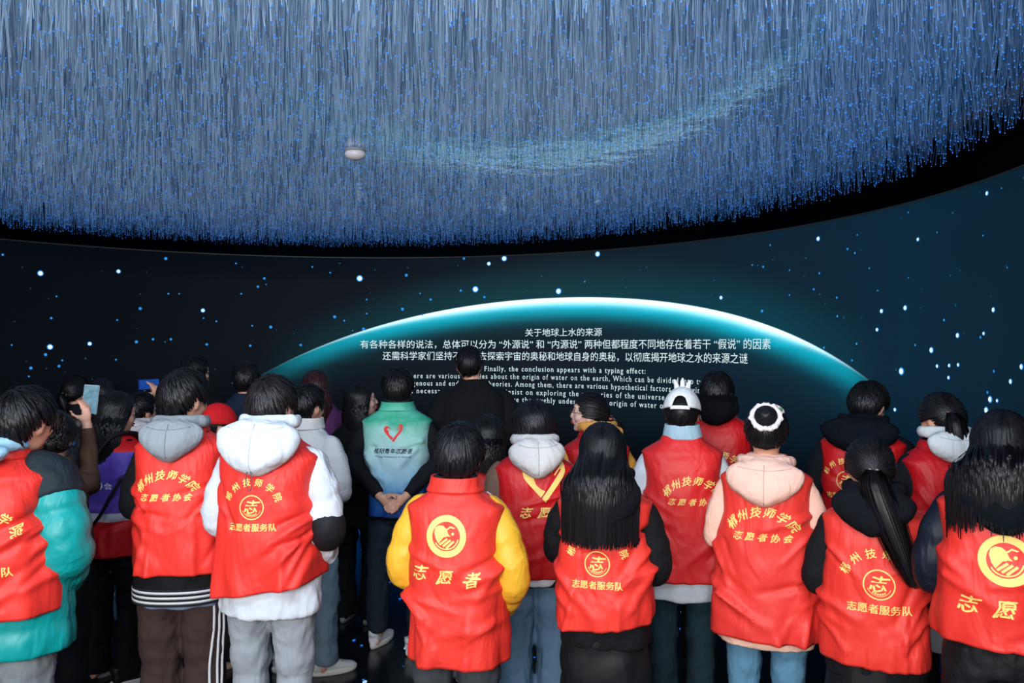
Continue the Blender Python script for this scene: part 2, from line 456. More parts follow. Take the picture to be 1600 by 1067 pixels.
# clear stretched film under the fibres; it mirrors the screen faintly
def film():
    m = bpy.data.materials.new('clear_film'); m.use_nodes = True
    nt = m.node_tree; nt.nodes.clear(); N = nt.nodes; L = nt.links
    tr = N.new('ShaderNodeBsdfTransparent'); tr.inputs[0].default_value = (0.97, 0.98, 1, 1)
    gl = N.new('ShaderNodeBsdfGlossy'); gl.inputs['Roughness'].default_value = 0.03
    tc = N.new('ShaderNodeTexCoord'); nz = N.new('ShaderNodeTexNoise'); nz.inputs['Scale'].default_value = 1.6; nz.inputs['Detail'].default_value = 6
    nz.inputs['Roughness'].default_value = 0.62
    L.new(tc.outputs['Object'], nz.inputs['Vector'])
    bp = N.new('ShaderNodeBump'); bp.inputs['Strength'].default_value = 0.09; bp.inputs['Distance'].default_value = 0.12
    L.new(nz.outputs['Fac'], bp.inputs['Height']); L.new(bp.outputs[0], gl.inputs['Normal'])
    fr = N.new('ShaderNodeFresnel'); fr.inputs[0].default_value = 1.36
    mx = N.new('ShaderNodeMixShader'); L.new(fr.outputs[0], mx.inputs[0]); L.new(tr.outputs[0], mx.inputs[1]); L.new(gl.outputs[0], mx.inputs[2])
    o = N.new('ShaderNodeOutputMaterial'); L.new(mx.outputs[0], o.inputs[0])
    V = [(-1.28, 4.2, FILM_Z)]; n = 96
    for q in range(n):
        a = 2 * math.pi * q / n; V.append((-1.28 + 6.2 * math.cos(a), 4.2 + 6.2 * math.sin(a), FILM_Z))
    Fc = [(0, (q + 1) % n + 1, q + 1) for q in range(n)]
    ob = mesh_obj('clear_ceiling_film', V, Fc, m, shade=False)
    ob.location.z = 0
    tag(ob, kind='structure')
    # welded seam ring of the film, broader towards the right
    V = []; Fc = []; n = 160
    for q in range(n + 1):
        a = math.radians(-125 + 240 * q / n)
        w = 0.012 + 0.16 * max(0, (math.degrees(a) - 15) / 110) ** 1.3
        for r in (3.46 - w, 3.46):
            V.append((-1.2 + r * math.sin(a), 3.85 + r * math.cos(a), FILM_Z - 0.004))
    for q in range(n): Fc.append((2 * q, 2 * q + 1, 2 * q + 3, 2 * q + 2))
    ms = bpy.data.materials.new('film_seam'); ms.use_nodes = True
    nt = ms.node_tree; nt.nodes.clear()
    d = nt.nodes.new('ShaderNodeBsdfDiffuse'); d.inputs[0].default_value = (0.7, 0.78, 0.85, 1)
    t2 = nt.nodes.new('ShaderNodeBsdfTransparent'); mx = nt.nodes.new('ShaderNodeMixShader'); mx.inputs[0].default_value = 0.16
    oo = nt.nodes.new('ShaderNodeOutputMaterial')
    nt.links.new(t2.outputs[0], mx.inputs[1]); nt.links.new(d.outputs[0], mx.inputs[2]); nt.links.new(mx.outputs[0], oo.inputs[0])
    tag(mesh_obj('film_seam', V, Fc, ms, ob, shade=False))
film()

# ------------------------------------------------------------------ fibre-optic curtain
def fibres():
    rng = np.random.default_rng(11)
    c = np.array([-1.6, 4.85]); R = 4.3
    root = empty('fibre_optic_canopy', (c[0], c[1], 4.35))
    tag(root, 'huge round canopy of thin hanging grey-blue fibre strands with glowing blue tips', 'light canopy')
    n = 34000
    th = rng.uniform(0, 2 * np.pi, n); rr = R * np.sqrt(rng.random(n))
    P = np.c_[c[0] + rr * np.sin(th), c[1] + rr * np.cos(th)]
    keep = (P[:, 1] > 1.9) & (np.abs(P[:, 0]) < 0.80 * P[:, 1] + 0.7)
    P = P[keep]; rr = rr[keep]; n = len(P)
    # strands hang in loose locks
    cell = np.floor((P + 0.03 * np.sin(P[:, ::-1] * 9)) / 0.085); key = (cell[:, 0] * 7919 + cell[:, 1] * 104729).astype(np.int64)
    cc = (cell + 0.5) * 0.085
    hsh = np.sin(key * 12.9898) * 43758.5453; hsh -= np.floor(hsh)
    hsh2 = np.sin(key * 78.233) * 12543.123; hsh2 -= np.floor(hsh2)
    top = cc + (P - cc) * 0.55 + np.c_[hsh - .5, hsh2 - .5] * 0.10
    zt = FILM_Z + 0.015 + rng.random(n) ** 2 * 0.07 + 0.03 * hsh
    cc = cc + np.c_[hsh - .5, hsh2 - .5] * .03; P = cc + (P - cc) * (0.75 + .5 * hsh2[:, None]); 
    splay = np.clip((P[:, 0] - 0.8) / 2.0, 0, 1) * 0.10
    a1 = rng.normal(0, 1, (n, 2)) * (0.018 + splay[:, None] * .35)
    levels = [0.0, 0.30, 0.65, 1.0]; ztop = 4.34
    V = np.zeros((n, 4, 3, 3)); rad = 0.0014 + rng.random(n) * 0.0016
    for k, t in enumerate(levels):
        xy = P * (1 - t) + top * t + a1 * math.sin(math.pi * t)
        z = zt + (ztop - zt) * t
        for q in range(3):
            an = 2 * np.pi * q / 3 + hsh * 6
            V[:, k, q, 0] = xy[:, 0] + rad * np.cos(an); V[:, k, q, 1] = xy[:, 1] + rad * np.sin(an); V[:, k, q, 2] = z
    base = (np.arange(n) * 12)[:, None]
    quads = []
    for k in range(3):
        for q in range(3):
            q2 = (q + 1) % 3
            quads.append(np.hstack([base + k * 3 + q, base + k * 3 + q2, base + k * 3 + 3 + q2, base + k * 3 + 3 + q]))
    m = bpy.data.materials.new('fibre_strand'); m.use_nodes = True
    b = m.node_tree.nodes['Principled BSDF']; b.inputs['Base Color'].default_value = (0.34, 0.43, 0.52, 1)
    b.inputs['Roughness'].default_value = 0.5
    b.inputs['Emission Strength'].default_value = 0.42  # side glow raised to stand in for light falling on the strands
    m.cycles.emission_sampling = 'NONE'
    g = m.node_tree.nodes.new('ShaderNodeNewGeometry'); nn = m.node_tree.nodes.new('ShaderNodeMix'); nn.data_type = 'RGBA'
    nn.inputs['A'].default_value = (0.10, 0.14, 0.18, 1); nn.inputs['B'].default_value = (0.66, 0.74, 0.80, 1)
    m.node_tree.links.new(g.outputs['Random Per Island'], nn.inputs['Factor']); m.node_tree.links.new(nn.outputs['Result'], b.inputs['Base Color'])
    em = m.node_tree.nodes.new('ShaderNodeMix'); em.data_type = 'RGBA'
    em.inputs['A'].default_value = (0.012, 0.05, 0.14, 1); em.inputs['B'].default_value = (0.34, 0.50, 0.72, 1)
    nt = m.node_tree; tc = nt.nodes.new('ShaderNodeTexCoord'); sp = nt.nodes.new('ShaderNodeSeparateXYZ'); cb = nt.nodes.new('ShaderNodeCombineXYZ'); ln = nt.nodes.new('ShaderNodeVectorMath'); ln.operation = 'LENGTH'
    nt.links.new(tc.outputs['Object'], sp.inputs[0]); nt.links.new(sp.outputs[0], cb.inputs[0]); nt.links.new(sp.outputs[1], cb.inputs[1]); nt.links.new(cb.outputs[0], ln.inputs[0])
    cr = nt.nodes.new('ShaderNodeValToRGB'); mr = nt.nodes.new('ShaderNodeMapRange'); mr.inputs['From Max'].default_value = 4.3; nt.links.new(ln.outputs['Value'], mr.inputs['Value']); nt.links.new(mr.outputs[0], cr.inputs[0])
    st = [(0, (.34, .50, .68)), (.55, (.34, .50, .70)), (.78, (.20, .36, .66)), (.90, (.12, .26, .55)), (.97, (.03, .07, .16)), (1, (.01, .03, .08))]  # rim strands darker and bluer, light fall-off put into the glow colour
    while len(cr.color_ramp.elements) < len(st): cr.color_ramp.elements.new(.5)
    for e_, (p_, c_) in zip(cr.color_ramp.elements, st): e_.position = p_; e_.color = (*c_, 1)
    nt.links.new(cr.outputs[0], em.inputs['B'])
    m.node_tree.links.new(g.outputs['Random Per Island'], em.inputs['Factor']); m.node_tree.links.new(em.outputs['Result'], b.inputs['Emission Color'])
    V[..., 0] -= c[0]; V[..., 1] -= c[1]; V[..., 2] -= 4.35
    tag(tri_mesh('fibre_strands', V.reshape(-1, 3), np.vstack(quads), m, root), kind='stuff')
    # glowing tips: small octahedra
    sel = rng.random(n) < 0.85
    T = np.c_[P, zt][sel] - np.array([c[0], c[1], 4.35]); r = 0.0027 + 0.0014 * rng.random(len(T))
    off = np.array([(1, 0, 0), (-1, 0, 0), (0, 1, 0), (0, -1, 0), (0, 0, 1), (0, 0, -1)], float)
    TV = T[:, None, :] + off[None] * r[:, None, None]
    fb = np.array([(0, 2, 4), (2, 1, 4), (1, 3, 4), (3, 0, 4), (2, 0, 5), (1, 2, 5), (3, 1, 5), (0, 3, 5)])
    TF = (np.arange(len(T)) * 6)[:, None, None] + fb[None]
    tag(tri_mesh('fibre_tips', TV.reshape(-1, 3), TF.reshape(-1, 3), emitter('fibre_tip_glow', (0.03, 0.24, 1.0), 1.8), root), kind='stuff')
fibres()

# ================================================================== people
RNG = random.Random(77)

class Parts:
    """collects closed shapes; build() welds them into one continuous surface"""
    def __init__(s): s.V = []; s.F = []
    def add(s, V, Fc, M=None):
        b = len(s.V)
        for v in V:
            v = Vector(v)
            s.V.append(M @ v if M is not None else v)
        s.F += [tuple(i + b for i in f) for f in Fc]
    def ell(s, c, r, M=None, rot=None, nu=18, nv=12, fn=None):
        V = [(0, 0, 1)]; Fc = []
        for j in range(1, nv):
            t = math.pi * j / nv
            for i in range(nu):
                p = 2 * math.pi * i / nu
                V.append((math.sin(t) * math.cos(p), math.sin(t) * math.sin(p), math.cos(t)))
        V.append((0, 0, -1)); n = len(V)
        for i in range(nu):
            i2 = (i + 1) % nu
            Fc.append((0, 1 + i, 1 + i2))
            for j in range(nv - 2):
                a = 1 + j * nu
                Fc.append((a + i, a + nu + i, a + nu + i2, a + i2))
            a = 1 + (nv - 2) * nu
            Fc.append((a + i, n - 1, a + i2))
        out = []
        for v in V:
            if fn: v = fn(*v)
            q = Vector((v[0] * r[0], v[1] * r[1], v[2] * r[2]))
            if rot is not None: q = rot @ q
            out.append(q + Vector(c))
        s.add(out, Fc, M)
    def tube(s, pts, rad, M=None, n=14, sub=5, up=(0, 0, 1), mod=None):
        P = [Vector(p) for p in pts]; R = [(r, r) if isinstance(r, (int, float)) else r for r in rad]
        pts2 = []; rad2 = []
        m = len(P) - 1
        for i in range(m):
            p0, p1, p2, p3 = P[max(i - 1, 0)], P[i], P[i + 1], P[min(i + 2, m)]
            for k in range(sub):
                t = k / sub
                pts2.append(0.5 * ((2 * p1) + (-p0 + p2) * t + (2 * p0 - 5 * p1 + 4 * p2 - p3) * t * t + (-p0 + 3 * p1 - 3 * p2 + p3) * t ** 3))
                e = t * t * (3 - 2 * t)
                rad2.append((R[i][0] * (1 - e) + R[i + 1][0] * e, R[i][1] * (1 - e) + R[i + 1][1] * e))
        pts2.append(P[-1]); rad2.append(R[-1])
        V = []; Fc = []; N = len(pts2); u = Vector(up)
        L = 0
        for i, p in enumerate(pts2):
            t = (pts2[min(i + 1, N - 1)] - pts2[max(i - 1, 0)]).normalized()
            side = t.cross(u)
            if side.length < 1e-3: side = t.cross(Vector((0, 1, 0)))
            side.normalize(); u = side.cross(t).normalized()
            if i: L += (p - pts2[i - 1]).length
            g = mod(L, i / (N - 1)) if mod else 1.0
            for k in range(n):
                a = 2 * math.pi * k / n
                V.append(p + side * (rad2[i][0] * g * math.cos(a)) + u * (rad2[i][1] * g * math.sin(a)))
        for i in range(N - 1):
            for k in range(n):
                k2 = (k + 1) % n
                Fc.append((i * n + k, i * n + k2, i * n + n + k2, i * n + n + k))
        Fc.append(tuple(range(n - 1, -1, -1))); Fc.append(tuple((N - 1) * n + k for k in range(n)))
        s.add(V, Fc, M)
    def build(s, name, mat, parent, voxel=0.012, sm=4, fac=0.6, disp=None):
        o = mesh_obj(name, s.V, s.F, mat, parent)
        if voxel:
            r = o.modifiers.new('weld', 'REMESH'); r.mode = 'VOXEL'; r.voxel_size = voxel; r.use_smooth_shade = True
        if sm:
            q = o.modifiers.new('soft', 'SMOOTH'); q.iterations = sm; q.factor = fac
        if disp:
            d = o.modifiers.new('folds', 'DISPLACE'); d.texture = fold_tex(disp[1]); d.strength = disp[0]; d.mid_level = 0.5
            d.texture_coords = 'LOCAL'
        return o

def fold_tex(size):
    k = 'fold_%.2f' % size
    t = bpy.data.textures.get(k)
    if not t:
        t = bpy.data.textures.new(k, 'CLOUDS'); t.noise_scale = size; t.noise_depth = 2; t.noise_type = 'SOFT_NOISE'
    return t

def prof(rows, u):
    xs = [r[0] for r in rows]
    return [float(np.interp(u, xs, [r[k] for r in rows])) for k in range(1, len(rows[0]))]

def make_creases(seed, hw, z0, z1, n=12, amp=.006):
    r = random.Random(int(seed * 977)); out = []
    for _ in range(n):
        sx = r.choice((-1, 1)); xa = sx * hw * r.uniform(.75, 1.05); za = z1 - (z1 - z0) * r.uniform(.22, .75)
        ang = r.uniform(-1.25, -.15); L = r.uniform(.10, .26)
        xb = xa - sx * L * math.cos(ang); zb = za + L * math.sin(ang)
        out.append((xa, za, xb, zb, amp * r.uniform(.5, 1.2) * r.choice((1, 1, -1)), r.uniform(.009, .018)))
    for _ in range(4):
        xa = r.uniform(-.8, .8) * hw; za = z0; L = r.uniform(.08, .22)
        out.append((xa, za, xa + r.uniform(-.05, .05), za + L, amp * r.uniform(.5, 1.1), r.uniform(.012, .022)))
    return out
def crease_at(cr, x, y, z, z0, z1):
    if y > .02: return 0
    d = 0
    for xa, za, xb, zb, am, w in cr:
        dx, dz = xb - xa, zb - za; L2 = dx * dx + dz * dz
        t = ((x - xa) * dx + (z - za) * dz) / L2; tc = min(1, max(0, t))
        q = (x - xa - dx * tc) ** 2 + (z - za - dz * tc) ** 2
        if q < 9 * w * w: d += am * math.exp(-q / (w * w)) * (1 - .6 * tc)
    return d

def torso_loft(rows, cr=None, m=44, n=72, amp=0.0, seed=0, flare=0.0, close=False, e=2.35, sharp=None, puff=None, tilt=0.0, side=0.0):
    """rows: (z, half width, back depth, front depth, y centre), bottom to top"""
    z0, z1 = rows[0][0], rows[-1][0]
    V = []; Fc = []
    us = [z0 + (z1 - z0) * j / (m - 1) for j in range(m)]
    # denser towards the shoulders
    us = [z0 + (z1 - z0) * (1 - (1 - j / (m - 1)) ** 1.25) for j in range(m)]
    pr = np.array([prof(rows, u) for u in us])
    k = np.array([1, 2, 3, 2, 1]) / 9.0
    sm = pr.copy()
    for c in range(pr.shape[1]):
        pad = np.r_[pr[0, c], pr[0, c], pr[:, c], pr[-1, c], pr[-1, c]]
        sm[:, c] = np.convolve(pad, k, 'valid')
    if sharp:
        tt = (np.array(us) - z0) / (z1 - z0); sm[tt > sharp] = pr[tt > sharp]
    for j, z in enumerate(us):
        hw, db, df, cy = sm[j]
        t = (z - z0) / (z1 - z0)
        for i in range(n):
            a = 2 * math.pi * i / n
            ca, sa = math.cos(a), math.sin(a)
            x = hw * math.copysign(abs(ca) ** (2 / e), ca)
            y = cy + (df if sa > 0 else db) * math.copysign(abs(sa) ** (2 / e), sa)
            d = 0.0
            if amp:
                low = max(0.0, 1 - t) ; 
                q = noise.noise(Vector((x * 5.5 + z * 2.5 + seed * 3.1, y * 4, z * 3.6 - seed)))
                q2 = noise.noise(Vector((x * 9 - z * 7 + seed, y * 7, z * 6 + seed * 2)))
                d += amp * ((1 - abs(q) * 3.0) * 0.8 + q2 * 0.9) * (0.25 + 0.75 * min(1, (1 - t) * 2.2 + .15)) * (0.6 if t > .8 else 1)
                if cr: d += crease_at(cr, x, y, z, z0, z1)
                if flare: d += flare * low ** 2 * math.sin(a * 7 + seed * 1.7 + 1.5 * math.sin(a * 2 + seed))
            if puff:
                ph = (z / puff[0]) % 1.0
                d += puff[1] * (abs(math.sin(math.pi * ph)) ** 0.5 - 0.6)
            l = math.hypot(ca / max(hw, .01), sa / max(db, .01)) or 1
            nx, ny = (ca / max(hw, .01)) / l, (sa / max(db, .01)) / l
            V.append((x + nx * d + side * (1 - t) , y + ny * d, z + tilt * x * max(0, 1 - t * 1.5)))
    for j in range(m - 1):
        for i in range(n):
            i2 = (i + 1) % n
            Fc.append((j * n + i, j * n + i2, j * n + n + i2, j * n + n + i))
    if close:
        Fc.append(tuple(range(n - 1, -1, -1))); Fc.append(tuple((m - 1) * n + i for i in range(n)))
    return V, Fc

# ---------------------------------------------------------------- prints on vest backs
def project_flat(polys_v, polys_f, bvh, name, mat, parent, maxlen=0.02, yoff=0.0025):
    """lay flat lettering (x, z) onto the back of a garment"""
    bm = bmesh.new()
    vs = [bm.verts.new((v[0], 0, v[1])) for v in polys_v]
    for f in polys_f:
        try: bm.faces.new([vs[i] for i in f])
        except ValueError: pass
    for _ in range(3):
        es = [e for e in bm.edges if e.calc_length() > maxlen]
        if not es: break
        bmesh.ops.subdivide_edges(bm, edges=es, cuts=1, use_grid_fill=False)
        bmesh.ops.triangulate(bm, faces=[f for f in bm.faces if len(f.verts) > 4])
    dead = []
    for v in bm.verts:
        hit = bvh.ray_cast(Vector((v.co.x, -1.0, v.co.z)), Vector((0, 1, 0)))
        if hit[0] is None: dead.append(v); continue
        v.co = Vector((v.co.x, hit[0].y - yoff, v.co.z))
    bmesh.ops.delete(bm, geom=dead, context='VERTS')
    me = bpy.data.meshes.new(name); bm.to_mesh(me); bm.free()
    me.materials.append(mat)
    o = bpy.data.objects.new(name, me); COL.objects.link(o); o.parent = parent
    return o

def poly2(pts):
    from mathutils.geometry import tessellate_polygon
    return [tuple(t) for t in tessellate_polygon([[Vector((p[0], p[1], 0)) for p in pts]])]
class Flat:
    def __init__(s): s.V = []; s.F = []
    def poly(s, pts):
        b = len(s.V); s.V += [tuple(p) for p in pts]; s.F += [tuple(i + b for i in t) for t in poly2(pts)]
    def ring(s, cx, cy, r0, r1, n=40, a0=0, a1=360, sy=1.0):
        b = len(s.V)
        for i in range(n + 1):
            a = math.radians(a0 + (a1 - a0) * i / n)
            for r in (r0, r1): s.V.append((cx + r * math.cos(a), cy + r * math.sin(a) * sy))
        for i in range(n): s.F.append((b + 2 * i, b + 2 * i + 1, b + 2 * i + 3, b + 2 * i + 2))
    def disc(s, cx, cy, r, n=16): s.poly([(cx + r * math.cos(2 * math.pi * i / n), cy + r * math.sin(2 * math.pi * i / n)) for i in range(n)])
    def char(s, ch, cx, cy, size, rot=0.0, sx=1.0, brush=False, off=0.0):
        V, Fc = glyph(ch, off)
        b = len(s.V); c, q = math.cos(rot), math.sin(rot)
        for x, y in V:
            if brush:
                x2 = x + 0.28 * y + 0.05 * math.sin(y * 9 + ord(ch)); y2 = y + 0.05 * math.sin(x * 8 + ord(ch)); x, y = x2, y2
            x *= size * sx; y *= size
            s.V.append((cx + x * c - y * q, cy + x * q + y * c))
        s.F += [tuple(i + b for i in f) for f in Fc]

HEART_L = [(430,155),(395,190),(383,240),(398,300),(440,355),(600,532),(614,525),(658,460),(600,430),(550,385),(527,335),(515,285),(490,255),(466,245),(480,215),(510,205),(545,225),(578,247),(600,245),(565,215),(520,175),(475,152)]
HEART_R = [(618,545),(660,590),(890,290),(915,230),(912,160),(890,110),(860,90),(820,112),(790,145),(732,240),(742,248),(815,150),(848,145),(850,160),(770,265),(780,275),(845,200),(866,205)]
def heart(fl, cx, cy, s):
    for P in (HEART_L, HEART_R): fl.poly([(cx + (x - 650) / 265 * s, cy - (y - 340) / 265 * s) for x, y in P])

def bold_char(fl, ch, cx, cy, size, rot=0, brush=False):
    """thickened glyph: three slightly shifted copies of the outline"""
    d = size * 0.022
    for dx, dy in ((-d, 0), (d, 0), (0, d)): fl.char(ch, cx + dx, cy + dy, size, rot, 1.0, brush)

def make_print(kind, vest_o, bvh, zs, mat, k=1.0, cx=0.0, dz=0.0, skew=0.0, mat2=None):
    fl = Flat(); zs = zs + dz
    if kind == 'brush':
        R = 0.165 * k; n = 6
        for i, ch in enumerate('郴州技师学院'):
            a = math.radians(-52 + 104 * i / (n - 1)); bold_char(fl, ch, cx + R * math.sin(a), zs - 0.30 * k + R * math.cos(a) * .9, 0.050 * k, -a * .9, True)
        for i, ch in enumerate('志愿者协会'):
            bold_char(fl, ch, cx + (i - 2) * 0.053 * k, zs - 0.262 * k, 0.040 * k, 0, True)
    elif kind == 'emblem':
        zc = zs - 0.215 * k
        for i, ch in enumerate('郴州技师学院'):
            a = math.radians(-66 + 132 * i / 5); bold_char(fl, ch, cx + 0.118 * k * math.sin(a), zc + .0 + 0.105 * k * math.cos(a), 0.036 * k, -a)
        fl.ring(cx, zc, 0.047 * k, 0.0515 * k)
        fl.ring(cx, zc, 0.038 * k, 0.040 * k, 16, 200, 340)
        bold_char(fl, '志', cx, zc + .004 * k, 0.060 * k, 0, True)
        for i in range(6):
            a = math.radians(-125 + 14 * i); fl.disc(cx + .0325 * k * math.cos(a), zc + .0325 * k * math.sin(a), .0035 * k, 6)
        for i, ch in enumerate('志愿者服务队'):
            bold_char(fl, ch, cx + (i - 2.5) * 0.0345 * k, zc - 0.083 * k, 0.034 * k)
    elif kind == 'ring':
        zc = zs - 0.115 * k; R = 0.082 * k
        fl.ring(cx, zc, R * .70, R, 48)
        fl.ring(cx, zc, R * .58, R * .64, 24, -150, -10)
        P = lambda pts: fl.poly([(cx + x * R, zc + y * R) for x, y in pts])
        P([(-.60, .20), (-.55, .40), (-.38, .52), (-.15, .50), (.02, .36), (.12, .12), (.24, .0), (.06, .02), (-.02, -.03), (-.1, -.02), (-.38, -.34), (-.52, -.12)])
        for q in range(3):
            o = q * .17; P([(-.36 + o, -.36 - o * .45), (-.28 + o, -.44 - o * .45), (.10 + o, -.14 - o * .30), (.03 + o, -.06 - o * .30)])
        P([(.02, .36), (.2, .5), (.45, .42), (.38, .38), (.2, .42), (.06, .30)])
        fl.disc(cx + .33 * R, zc + .14 * R, .075 * R)
        for i, ch in enumerate('志愿者'):
            bold_char(fl, ch, cx + (i - 1) * 0.108 * k, zs - 0.272 * k + skew * (i - 1), 0.066 * k, 0, True)
    elif kind == 'heart':
        heart(fl, cx, zs - 0.075, 0.105 * k)
        for i, ch in enumerate('志愿者'):
            bold_char(fl, ch, cx + (i - 1) * 0.090 * k, zs - 0.222, 0.058 * k, 0, True)
    elif kind == 'green':
        heart(fl, cx, zs - 0.085, 0.058 * k)
        o = project_flat(fl.V, fl.F, bvh, 'heart_emblem', mat2, vest_o); fl = Flat()
        for i, ch in enumerate('桂阳青年志愿者'):
            bold_char(fl, ch, cx + (i - 3) * 0.0345 * k, zs - 0.195, 0.033 * k, 0, True)
        V, Fc = glyphs('Young Volunteers in Guiyang', 0.0, 0, 1.0, 1)
        b = len(fl.V); w = V[:, 0].max(); fl.V += [(cx + (x / w - .5) * .225, zs - .235 + y * .017) for x, y in V]; fl.F += [tuple(i + b for i in f) for f in Fc]
    elif kind == 'purple':
        for i, ch in enumerate('志愿者协会'):
            bold_char(fl, ch, cx + (i - 2) * 0.045 * k, zs - 0.20, 0.040 * k)
    return project_flat(fl.V, fl.F, bvh, 'printed_lettering', mat, vest_o)

GOLD = plain('gold_print', (250, 214, 120), 0.6)
CREAM = plain('cream_print', (252, 228, 150), 0.6)
WHITE_PRINT = plain('white_print', (225, 228, 245), 0.6)
NAVY_PRINT = plain('navy_print', (18, 30, 62), 0.6)
RED_PRINT = plain('red_print', (228, 30, 32), 0.6)

# ---------------------------------------------------------------- hair
SK = (0.079, 0.098, 0.108)
def sk_dir(phi, el): return Vector((math.sin(phi) * math.cos(el), -math.cos(phi) * math.cos(el), math.sin(el)))
def sk_pt(d, lift=0.0): return Vector((d.x * (SK[0] + lift), d.y * (SK[1] + lift), d.z * (SK[2] + lift)))
def slerp(a, b, t):
    w = math.acos(max(-1, min(1, a.dot(b))))
    if w < 1e-4: return a
    return (a * math.sin((1 - t) * w) + b * math.sin(t * w)) / math.sin(w)
def hairline(phi, style):
    a = abs(math.degrees((phi + math.pi) % (2 * math.pi) - math.pi))
    if style in ('short', 'buzz', 'mop'):
        nape = -46 if style != 'mop' else -56
        return math.radians(np.interp(a, [0, 48, 66, 82, 100, 112, 130, 180], [nape, nape, -28, 4, 0, -12, 24, 34]))
    if style in ('pony', 'bun'):
        return math.radians(np.interp(a, [0, 40, 70, 84, 100, 112, 130, 180], [-44, -38, -18, 2, 4, -8, 24, 38]))
    return math.radians(np.interp(a, [0, 60, 95, 112, 130, 180], [-50, -48, -40, -28, 18, 36]))

def ribbons(strands, width, M=None):
    """strands: list of (points, outward normals, width scale)"""
    V = []; Fc = []
    for pts, nrm, ws in strands:
        b = len(V); m = len(pts)
        for i, p in enumerate(pts):
            t = (pts[min(i + 1, m - 1)] - pts[max(i - 1, 0)])
            if t.length < 1e-6: t = Vector((0, 0, -1))
            s = t.cross(nrm[i])
            if s.length < 1e-6: s = Vector((1, 0, 0))
            s.normalize()
            w = width * ws * (1.0 if i < m * .6 else 1 - 0.88 * (i - m * .6) / (m * .4)) * .5
            V += [p - s * w, p + nrm[i] * w * .45, p + s * w]
        for i in range(m - 1):
            k = b + 3 * i
            Fc += [(k, k + 1, k + 4, k + 3), (k + 1, k + 2, k + 5, k + 4)]
    return V, Fc

